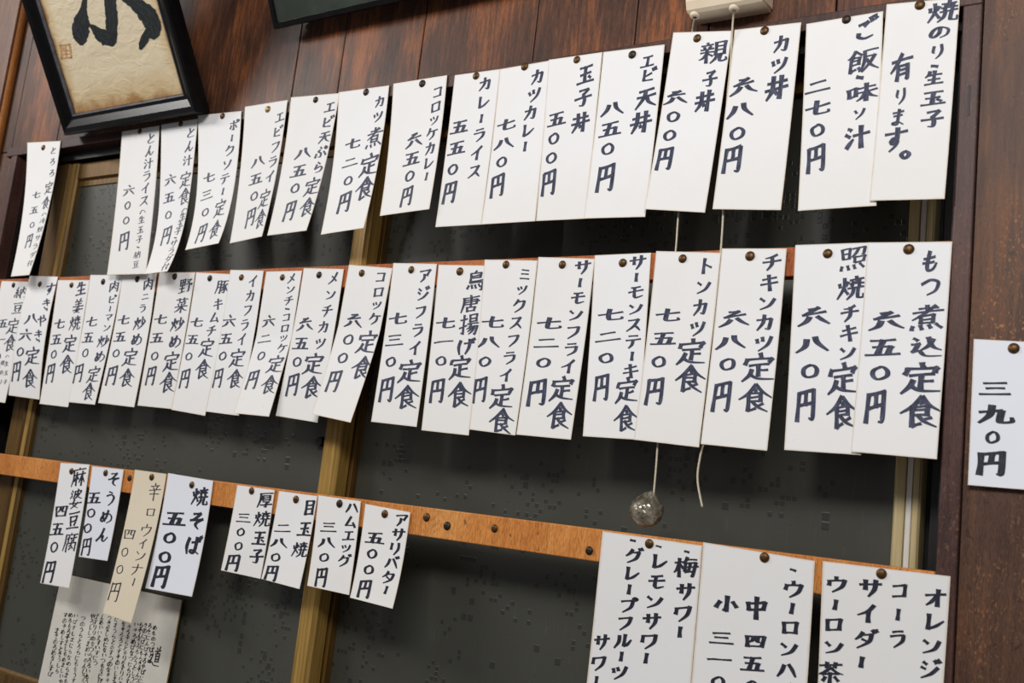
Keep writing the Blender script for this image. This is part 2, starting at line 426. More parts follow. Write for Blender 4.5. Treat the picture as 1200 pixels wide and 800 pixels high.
STRIPS = [
 ('grated yam set meal','とろろ定食','750','top',(32,167,71,165,34,322,13,324),(51,173),0.002,0.03,0,2,'old',0.8,[('d','とろろ',62.5,176.2,61.1,202.7,7.9,9.4),('d','定食',57.3,220.2,53.9,237.5,9.0,14.8),('n','（冷奴サラダ付',52.1,251.0,35.5,308.3,6.3,8.1),('p','七五〇',42.7,228.5,37.8,263.4,10.1,10.1),('p','円',34.2,282.5,34.2,282.5,7.2,16.9)]),
 ('pork soup and rice','とん汁ライス','600','top',(143,154,187,147,171,321,125,322),(164,154),0.002,0.012,0,2,'old',0.8,[('d','とん汁ライス',177.2,162.0,168.8,235.5,11.5,13.6),('n','（生玉子・納豆',167.4,248.2,159.2,310.0,8.2,10.3),('p','六〇〇',151.7,222.9,147.8,258.3,14.4,13.1),('p','円',145.7,282.7,145.7,282.7,11.8,22.3)]),
 ('pork soup set meal','とん汁定食','650','top',(189,146,232,139,196,318,169,321),(212,145),0.002,0.03,0,4,'old',0.8,[('d','とん汁',223.6,155.4,219.9,187.7,11.8,13.6),('d','定食',217.8,210.6,216.5,230.2,13.1,19.4),('n','（生玉子・サラダ付',216.9,246.1,194.2,312.4,8.5,10.3),('p','六五〇',200.0,210.6,197.4,251.8,14.4,13.6),('p','円',195.5,276.2,195.5,276.2,11.0,22.3)]),
 ('pork saute set meal','ポークソテー定食','730','top',(232,135,283,130,256,285,217,293),(261,136),0.002,0.03,0,3,'old',0.85,[('d','ポークソテー',274.4,146.9,261.2,224.2,13.2,13.7),('d','定食',257.7,244.0,252.2,268.7,12.6,21.4),('p','七三〇',244.7,208.2,240.6,248.6,15.1,13.7),('p','円',236.5,273.6,236.5,273.6,10.4,23.4)]),
 ('fried shrimp set meal','エビフライ定食','850','top',(287,125,337,117,307,277,269,285),(314,128),0.002,0.018,0,2.2,'old',0.85,[('d','エビフライ',328.0,137.3,316.8,206.8,12.6,14.8),('d','定食',309.9,233.0,305.2,256.3,11.8,22.0),('p','八五〇',303.0,189.0,297.8,229.7,17.0,15.1),('p','円',293.7,254.9,293.7,254.9,11.0,23.4)]),
 ('shrimp tempura set meal','エビ天ぷら定食','850','top',(341,114,398,109,359,270,313,276),(370,117),0.002,0.02,0,2.2,'old',0.9,[('d','エビ天ぷら',387.1,125.7,373.1,195.8,14.8,15.9),('d','定食',365.7,218.7,360.2,242.6,17.0,21.4),('p','八五〇',355.3,179.3,345.9,220.6,19.8,16.5),('p','円',340.1,247.3,340.1,247.3,13.2,24.7)]),
 ('simmered cutlet set meal','カツ煮定食','720','top',(397,108,456,100,426,267,376,275),(429,108),0.002,0.025,0,2,'old',0.95,[('d','カツ',445.4,118.9,442.7,136.7,13.2,14.8),('d','煮',439.1,160.9,439.1,160.9,19.8,26.1),('d','定食',433.1,193.1,428.1,220.6,21.4,26.1),('p','七二〇',413.8,168.4,407.8,211.8,19.2,15.1),('p','円',403.6,237.1,403.6,237.1,15.1,24.7)]),
 ('croquette curry','コロッケカレー','650','top',(461,98,524,88,503,245,445,253),(495,98),0.002,0.014,0,2,'old',0.95,[('d','コロッケカレー',513.4,107.7,499.9,206.7,14.3,16.5),('p','六五〇',485.4,164.9,480.4,206.2,20.6,17.9),('p','円',477.1,230.1,477.1,230.1,13.7,23.4)]),
 ('curry rice','カレーライス','550','top',(533,88,586,81,564,263,510,266),(558,89),0.002,0.006,0,2,'old',1,[('d','カレーライス',569.2,98.1,556.0,201.2,17.0,17.6),('p','五五〇',539.0,148.4,530.7,198.5,22.0,17.9),('p','円',527.4,225.9,527.4,225.9,15.9,26.1)]),
 ('cutlet curry','カツカレー','780','top',(586,81,644,71,627,259,564,263),(615,78),0.002,0.008,0,2,'old',1,[('d','カツカレー',629.7,89.9,615.4,171.5,18.1,19.2),('p','七八〇',593.4,146.2,587.6,189.7,23.4,16.5),('p','円',583.0,217.7,583.0,217.7,17.0,27.5)]),
 ('egg rice bowl','玉子丼','500','top',(643,70,706,61,685,256,628,259),(676,70),0.002,0.005,0,2,'old',1,[('d','玉子丼',686.6,87.0,680.0,143.4,22.2,25.5),('p','五〇〇',652.1,139.5,646.1,185.1,23.4,18.6),('p','円',643.4,214.5,643.4,214.5,17.4,30.0)]),
 ('shrimp tempura rice bowl','エビ天丼','850','top',(707,61,779,52,756,254,684,256),(741,64),0.002,0.006,0,2,'old',1,[('d','エビ',759.5,72.0,759.5,88.5,19.2,18.6),('d','天丼',757.1,114.6,750.5,143.4,26.4,27.6),('p','八五〇',718.4,127.5,712.4,174.6,27.6,19.5),('p','円',710.0,208.5,710.0,208.5,21.0,33.0)]),
 ('chicken and egg rice bowl','親子丼','600','top',(789,38,858,36,826,249,755,245),(817,45),0.0045,0.008,0,2,'old',1.05,[('d','親',835.4,61.5,835.4,61.5,34.5,27.6),('d','子',831.5,93.0,831.5,93.0,19.2,22.2),('d','丼',825.5,118.5,825.5,118.5,24.6,27.6),('p','六〇〇',792.5,114.9,784.4,158.4,28.5,17.4),('p','円',779.0,186.0,779.0,186.0,19.8,27.6)]),
 ('cutlet rice bowl','カツ丼','680','top',(861,35,939,26,915,246,835,245),(896,36),0.0045,0.006,0,2,'old',1.05,[('d','カツ',916.2,51.3,913.8,75.9,22.3,22.3),('d','丼',909.4,102.9,909.4,102.9,28.3,32.4),('p','六八〇',872.3,101.9,863.9,156.3,32.1,20.9),('p','円',858.8,187.3,858.8,187.3,22.3,32.1)]),
 ('rice and miso soup','ご飯・味ソ汁','270','top',(945,28,1035,13,1027,241,935,247),(992,23),0.003,0.004,0,2,'old',1.05,[('d','ご',1014.7,33.7,1014.7,33.7,29.7,28.3),('d','飯',1010.7,71.5,1010.7,71.5,37.8,29.7),('d','・',1008.3,90.4,1008.3,90.4,20.2,20.2),('d','味',1009.0,108.7,1009.0,108.7,37.8,24.3),('d','ソ',1007.3,133.3,1007.3,133.3,18.6,14.2),('d','汁',1004.9,160.3,1004.9,160.3,31.0,31.0),('p','二七〇',959.0,101.2,957.7,152.5,32.1,20.9),('p','円',956.7,186.3,956.7,186.3,22.9,32.1)]),
 ('roasted seaweed and raw egg','焼のり・生玉子','','top',(1039,5,1125,-3,1107,233,1019,235),(1078,6),0.003,0.006,0,2,'old',1.05,[('d','焼',1105.2,14.2,1105.2,14.2,36.4,27.0),('d','の',1100.8,37.8,1100.8,37.8,27.0,17.5),('d','り',1098.4,60.7,1098.4,60.7,19.6,18.9),('d','・',1095.1,77.6,1095.1,77.6,20.2,16.9),('d','生',1095.1,91.1,1095.1,91.1,25.0,19.6),('d','玉',1094.0,114.7,1094.0,114.7,33.1,20.2),('d','子',1092.7,140.1,1092.7,140.1,29.7,24.3),('n','有',1056.9,79.3,1056.9,79.3,28.3,36.4),('n','り',1055.6,113.1,1055.6,113.1,16.9,21.6),('n','ま',1051.9,138.4,1051.9,138.4,20.2,22.3),('n','す',1049.5,163.7,1049.5,163.7,31.0,29.7),('n','。',1058.9,183.3,1058.9,183.3,30.4,27.0)]),
 ('fermented soybean set meal','納豆定食','510','middle',(2,329,36,330,6,472,-28,467),(16,334),0.002,0.003,0,2,'old',0.75,[('d','納豆',24.2,343.0,21.2,361.2,15.0,16.0),('d','定食',15.5,382.5,11.8,402.0,14.0,19.5),('n','（生玉子',8.8,417.5,6.2,447.5,5.0,6.5),('n','焼のり',3.0,425.0,0.5,447.5,5.0,6.5),('p','五一〇',3.2,378.8,-2.5,417.5,13.0,12.5),('p','円',-6.2,440.0,-6.2,440.0,9.5,22.5)]),
 ('sukiyaki set meal','すきやき定食','860','middle',(35,323,68,324,46,468,10,463),(47,333),0.002,0.008,-0.4,0.6,'old',0.85,[('d','すきやき',58.8,338.8,44.5,393.8,12.0,16.0),('d','定食',38.0,417.5,35.0,443.8,16.5,21.0),('p','八六〇',37.0,373.0,23.8,412.0,15.5,15.0),('p','円',19.5,435.5,19.5,435.5,10.0,23.8)]),
 ('ginger pork set meal','生姜焼定食','750','middle',(68,328,105,328,80,477,46,473),(84,334),0.002,0.004,0,2,'old',0.85,[('d','生姜焼',95.5,338.0,87.5,378.8,13.0,19.0),('d','定食',82.0,403.0,78.0,427.0,15.5,21.5),('p','七五〇',69.5,379.5,63.0,415.0,13.0,14.5),('p','円',59.5,437.5,59.5,437.5,9.5,23.8)]),
 ('meat and green pepper stir-fry set','肉ピーマン炒め定食','750','middle',(106,322,144,322,111,474,80,471),(121,330),0.002,0.007,0.3,1.4,'old',0.8,[('d','肉',133.8,335.5,133.8,335.5,12.5,14.5),('d','ピーマン',131.2,351.2,125.0,383.8,10.0,11.5),('d','炒め',121.2,400.0,117.0,417.5,13.5,16.0),('d','定食',110.0,438.8,103.8,458.8,14.0,20.5),('p','七五〇',107.5,377.0,100.0,413.2,14.0,14.5),('p','円',92.0,437.5,92.0,437.5,10.5,23.0)]),
 ('meat and chive stir-fry set','肉ニラ炒め定食','750','middle',(144,320,184,320,157,477,115,472),(161,327),0.002,0.009,0.3,1.4,'old',0.85,[('d','肉',173.8,333.0,173.8,333.0,12.5,16.0),('d','ニラ',170.5,347.5,167.0,361.2,9.5,11.5),('d','炒め',163.8,378.8,160.0,397.5,14.0,17.0),('d','定食',153.0,418.8,148.8,442.5,16.5,21.0),('p','七五〇',145.0,375.0,136.2,413.8,15.0,14.0),('p','円',131.2,440.0,131.2,440.0,12.0,23.8)]),
 ('vegetable stir-fry set','野菜炒め定食','750','middle',(187,319,229,319,201,479,161,475),(205,324),0.002,0.004,0.3,1.4,'old',0.85,[('d','野菜',217.5,335.0,212.5,357.5,16.0,19.0),('d','炒め',208.2,380.0,205.0,400.0,15.5,18.0),('d','定食',200.5,423.8,197.0,448.0,18.0,23.0),('p','七五〇',188.0,374.2,181.2,416.8,16.0,14.5),('p','円',177.0,440.5,177.0,440.5,11.2,23.8)]),
 ('pork kimchi set meal','豚キムチ定食','750','middle',(230,319,271,321,240,487,201,480),(246,326),0.002,0.006,0.3,1.4,'old',0.85,[('d','豚',260.0,336.2,260.0,336.2,16.0,18.0),('d','キムチ',255.5,356.2,248.0,387.5,12.5,14.5),('d','定食',242.0,407.5,238.0,432.5,16.5,23.0),('p','七五〇',230.5,377.5,221.2,417.5,15.5,13.5),('p','円',217.0,443.8,217.0,443.8,11.2,23.8)]),
 ('fried squid set meal','イカフライ定食','650','middle',(270,316,309,317,280,487,241,482),(283,325),0.002,0.008,0.3,1.4,'old',0.85,[('d','イカフライ',296.8,329.5,283.8,397.5,12.0,15.0),('d','定食',278.0,420.0,275.0,443.8,17.5,22.0),('p','六五〇',268.8,376.2,260.8,417.0,16.5,15.5),('p','円',255.5,443.0,255.5,443.0,10.5,23.8)]),
 ('minced cutlet and croquette set','メンチ・コロッケ定食','620','middle',(312,318,354,317,315,488,274,484),(331,325),0.002,0.02,0.45,1.15,'old',0.85,[('d','メンチ・コロッケ',342.0,326.2,330.8,407.5,12.0,12.5),('d','定食',323.0,426.8,315.5,450.8,18.0,21.5),('p','六二〇',315.5,376.2,306.2,416.8,16.0,15.0),('p','円',296.2,445.0,296.2,445.0,13.0,23.8)]),
 ('minced meat cutlet set meal','メンチカツ定食','650','middle',(356,314,403,315,372,495,323,487),(374,322),0.002,0.008,0.2,1.4,'old',0.9,[('d','メンチカツ',391.2,325.9,375.1,402.1,13.8,16.1),('d','定食',367.9,426.5,365.9,453.8,23.0,25.3),('p','六五〇',357.8,380.5,347.8,423.7,19.0,17.2),('p','円',343.4,451.0,343.4,451.0,13.8,27.3)]),
 ('croquette set meal','コロッケ定食','600','middle',(409,310,460,314,411,495,365,485),(424,320),0.002,0.022,0.4,1.2,'old',0.9,[('d','コロッケ',446.4,324.5,439.2,373.4,14.9,16.1),('d','定食',430.5,401.5,424.8,430.8,22.4,27.0),('p','六〇〇',414.2,376.2,401.8,419.3,21.3,17.8),('p','円',391.2,446.7,391.2,446.7,14.9,27.3)]),
 ('fried horse mackerel set meal','アジフライ定食','730','middle',(461,308,512,309,488,500,435,494),(482,316),0.002,0.006,0.3,1.4,'old',0.95,[('d','アジフライ',498.1,323.1,486.6,407.8,16.7,17.8),('d','定食',480.8,435.2,476.5,465.3,26.4,27.0),('p','七三〇',466.5,373.4,458.4,423.7,22.4,16.7),('p','円',453.5,456.7,453.5,456.7,16.7,30.2)]),
 ('fried chicken set meal','鳥唐揚げ定食','710','middle',(514,310,570,311,549,510,494,504),(539,318),0.002,0.004,0.3,1.4,'old',0.95,[('d','鳥',557.0,328.8,557.0,328.8,23.6,25.3),('d','唐',551.3,356.1,551.3,356.1,23.0,22.4),('d','揚',549.3,380.5,549.3,380.5,23.6,27.6),('d','げ',545.5,406.4,545.5,406.4,21.3,21.3),('d','定食',539.8,430.8,538.3,462.5,25.9,28.2),('p','七一〇',522.5,378.5,516.8,422.8,24.1,15.8),('p','円',512.5,458.2,512.5,458.2,17.2,29.3)]),
 ('mixed fry set meal','ミックスフライ定食','780','middle',(568,304,630,305,604,510,550,503),(593,310),0.002,0.006,0.3,1.4,'old',0.95,[('d','ミックスフライ',615.6,321.1,593.4,439.6,18.0,17.4),('d','定食',587.4,465.4,587.4,493.6,27.6,28.2),('p','七八〇',577.5,377.5,568.5,423.4,27.0,16.8),('p','円',562.5,457.0,562.5,457.0,16.5,30.6)]),
 ('fried salmon set meal','サーモンフライ定食','720','middle',(631,301,697,303,669,515,605,509),(659,310),0.002,0.008,0.3,1.4,'old',1,[('d','サーモンフライ',682.5,313.0,666.0,429.1,19.8,18.0),('d','定食',658.5,455.5,655.5,487.0,28.2,29.4),('p','七二〇',643.5,379.0,636.6,424.6,31.2,16.8),('p','円',630.0,460.0,630.0,460.0,22.5,31.8)]),
 ('salmon steak set meal','サーモンステーキ定食','720','middle',(697,299,763,296,747,515,683,511),(730,308),0.002,0.005,0.3,1.4,'old',1,[('d','サーモンステーキ',747.6,307.6,739.5,434.5,21.0,18.0),('d','定食',735.0,457.6,733.5,490.6,26.4,29.4),('p','七二〇',715.5,369.1,710.4,419.5,32.4,16.8),('p','円',705.0,454.0,705.0,454.0,18.6,31.8)]),
 ('pork cutlet set meal','トンカツ定食','750','middle',(769,294,845,296,819,524,743,515),(800,303),0.0045,0.006,0.3,1.4,'old',1,[('d','トンカツ',827.8,311.6,818.0,384.5,20.8,21.5),('d','定食',809.9,412.4,808.3,444.0,33.2,30.6),('p','七五〇',782.3,369.2,772.5,423.5,31.2,18.2),('p','円',767.6,458.6,767.6,458.6,21.5,33.2)]),
 ('chicken cutlet set meal','チキンカツ定食','680','middle',(846,291,922,291,899,528,821,520),(879,300),0.0045,0.007,0.3,1.4,'old',1,[('d','チキンカツ',904.2,307.4,894.5,401.7,24.7,21.5),('d','定食',888.0,431.0,884.7,466.7,36.4,32.5),('p','六八〇',860.3,374.1,852.2,426.7,35.8,20.8),('p','円',846.7,465.1,846.7,465.1,23.4,36.4)]),
 ('teriyaki chicken set meal','照焼チキン定食','680','middle',(932,287,1019,284,1009,533,919,527),(970,297),0.003,0.003,0.3,1.4,'old',1.05,[('d','照焼',1000.0,302.9,996.9,337.8,32.6,29.5),('d','チキン',996.1,366.9,993.0,413.4,24.0,21.7),('d','定食',988.4,444.4,987.2,483.2,34.9,36.4),('p','六八〇',954.3,371.6,948.4,434.7,38.8,23.3),('p','円',944.6,474.7,944.6,474.7,24.0,38.0)]),
 ('simmered offal set meal','もつ煮込定食','650','middle',(1017,284,1116,283,1098,538,997,529),(1065,292),0.003,0.005,0.3,1.4,'old',1.05,[('d','もつ',1089.9,306.8,1090.7,335.9,24.8,28.7),('d','煮',1088.0,371.6,1088.0,371.6,42.6,32.6),('d','込',1085.3,406.4,1085.3,406.4,39.5,26.4),('d','定食',1080.2,443.6,1078.3,482.4,45.7,37.2),('p','六五〇',1038.8,376.6,1031.0,436.7,42.6,23.3),('p','円',1026.0,477.4,1026.0,477.4,26.4,39.5)]),
 ('mapo tofu','麻婆豆腐','450','bottom',(71,542,105,544,81,689,47,683),(84,552),0.002,0.008,0,2,'old',0.85,[('d','麻婆豆腐',92.7,559.2,82.2,635.5,16.1,25.2),('p','四五〇',71.7,598.7,63.7,640.7,16.8,18.2),('p','円',58.4,669.8,58.4,669.8,13.3,27.3)]),
 ('thin wheat noodles','そうめん','500','bottom',(108,546,145,550,126,657,92,652),(124,554),0.002,0.006,0,2,'new',0.85,[('d','そうめん',133.0,562.0,120.7,626.7,16.1,18.9),('p','五〇〇',110.2,583.0,102.9,618.7,18.2,16.1),('p','円',101.5,640.7,101.5,640.7,11.2,21.7)]),
 ('spicy sausages','辛口ウィンナー','400','bottom',(158,550,195,555,154,730,120,718),(178,559),0.002,0.03,0,1.5,'aged',0.5,[('d','辛',181.2,576.0,181.2,576.0,16.1,22.4),('d','口',176.7,599.8,176.7,599.8,14.0,14.0),('d','ウィンナー',171.4,621.5,156.8,681.7,14.7,16.8),('p','四〇〇',152.2,625.7,140.7,667.0,16.1,16.1),('p','円',134.4,693.2,134.4,693.2,12.6,25.2)]),
 ('fried noodles','焼そば','500','bottom',(197,554,250,563,225,699,170,689),(225,568),0.002,0.012,0,2,'new',1.1,[('d','焼そば',234.4,581.9,226.7,639.0,18.9,23.8),('p','五〇〇',204.7,607.5,193.5,652.3,26.6,18.9),('p','円',188.9,675.7,188.9,675.7,18.2,27.3)]),
 ('thick rolled omelette','厚焼玉子','300','bottom',(278,568,322,574,305,678,259,668),(295,575),0.002,0.005,0,2,'old',0.95,[('d','厚焼玉子',311.0,586.0,300.5,652.0,18.7,20.4),('p','三〇〇',285.4,606.6,279.3,639.6,18.2,13.8),('p','円',273.6,659.7,273.6,659.7,16.5,20.9)]),
 ('fried egg','目玉焼','280','bottom',(327,575,372,581,351,690,306,678),(347,585),0.002,0.008,0,2,'old',0.95,[('d','目玉焼',362.9,594.8,351.4,643.8,18.2,20.4),('p','二八〇',332.1,618.5,323.3,652.8,20.4,14.3),('p','円',318.4,671.3,318.4,671.3,16.0,19.3)]),
 ('ham and eggs','ハムエッグ','380','bottom',(373,580,423,587,409,697,360,686),(398,590),0.002,0.006,0,2,'old',0.95,[('d','ハムエッグ',413.3,594.8,403.6,657.0,16.5,16.0),('p','三八〇',385.8,617.6,379.7,652.8,20.9,14.9),('p','円',376.7,676.2,376.7,676.2,14.3,24.2)]),
 ('clams in butter','アサリバター','500','bottom',(428,590,481,600,460,713,410,700),(451,602),0.002,0.01,0,2.5,'old',1,[('d','アサリバター',470.5,609.4,452.3,691.1,17.1,16.5),('p','五〇〇',439.4,630.0,432.5,667.1,23.1,16.0),('p','円',427.8,689.7,427.8,689.7,16.0,22.6)]),
 ('plum,lemon and grapefruit sours','梅サワー レモンサワー','','bottom',(706,622,823,639,800,905,676,900),(761,637),0.002,0.006,0,2,'fresh',1.1,[('d','・',805.0,646.2,805.0,646.2,15.0,12.5),('d','梅',803.8,664.5,803.8,664.5,30.0,26.0),('d','サワー',803.0,693.0,797.0,740.5,24.5,22.0),('n','・',772.0,640.0,772.0,640.0,15.0,10.0),('n','レモンサワー',772.5,658.0,758.0,771.2,23.5,21.0),('m','・',742.0,633.0,742.0,633.0,15.0,12.5),('m','グレープフルーツ',742.5,651.2,725.5,787.5,22.0,19.5),('m','サワー',705.0,752.5,698.8,797.5,20.0,20.0)]),
 ('oolong highball medium and small','ウーロンハイ','','bottom',(824,635,955,657,937,925,800,905),(896,653),0.002,0.007,0,2,'fresh',1.1,[('d','・',929.5,667.5,929.5,667.5,17.5,12.5),('d','ウーロンハイ',930.0,690.5,920.0,810.0,26.0,22.0),('p','中',887.0,712.0,887.0,712.0,29.0,27.5),('p','四五〇円',885.0,751.2,877.5,830.0,29.0,20.0),('p','小',851.2,707.5,851.2,707.5,30.0,22.0),('p','三一〇円',845.8,747.5,838.0,827.5,30.5,18.0)]),
 ('orange,cola,cider and oolong tea','オレンジ コーラ サイダー ウーロン茶','','bottom',(964,657,1114,675,1096,935,953,915),(1033,672),0.002,0.007,0,2,'fresh',1.1,[('d','オレンジ',1096.2,701.2,1088.8,783.8,28.0,24.5),('n','コーラ',1053.8,692.0,1051.2,748.0,24.5,23.0),('m','サイダー',1020.0,688.8,1010.0,775.5,29.5,23.0),('q','ウーロン',980.5,685.0,976.2,758.0,27.0,21.0),('q','茶',973.8,788.8,973.8,788.8,32.0,27.0)]),
 ('390 yen price tag','三九〇円','390','right',(1141,397,1236,402,1230,576,1134,568),(1188,408),-0.004,0.004,0,2,'new',1.15,[('p','三',1166.7,455.3,1166.7,455.3,40.3,20.2),('p','九',1167.4,485.1,1167.4,485.1,43.4,24.8),('p','〇',1162.8,512.2,1162.8,512.2,30.2,20.2),('p','円',1161.6,543.3,1161.6,543.3,35.7,29.5)]),
]
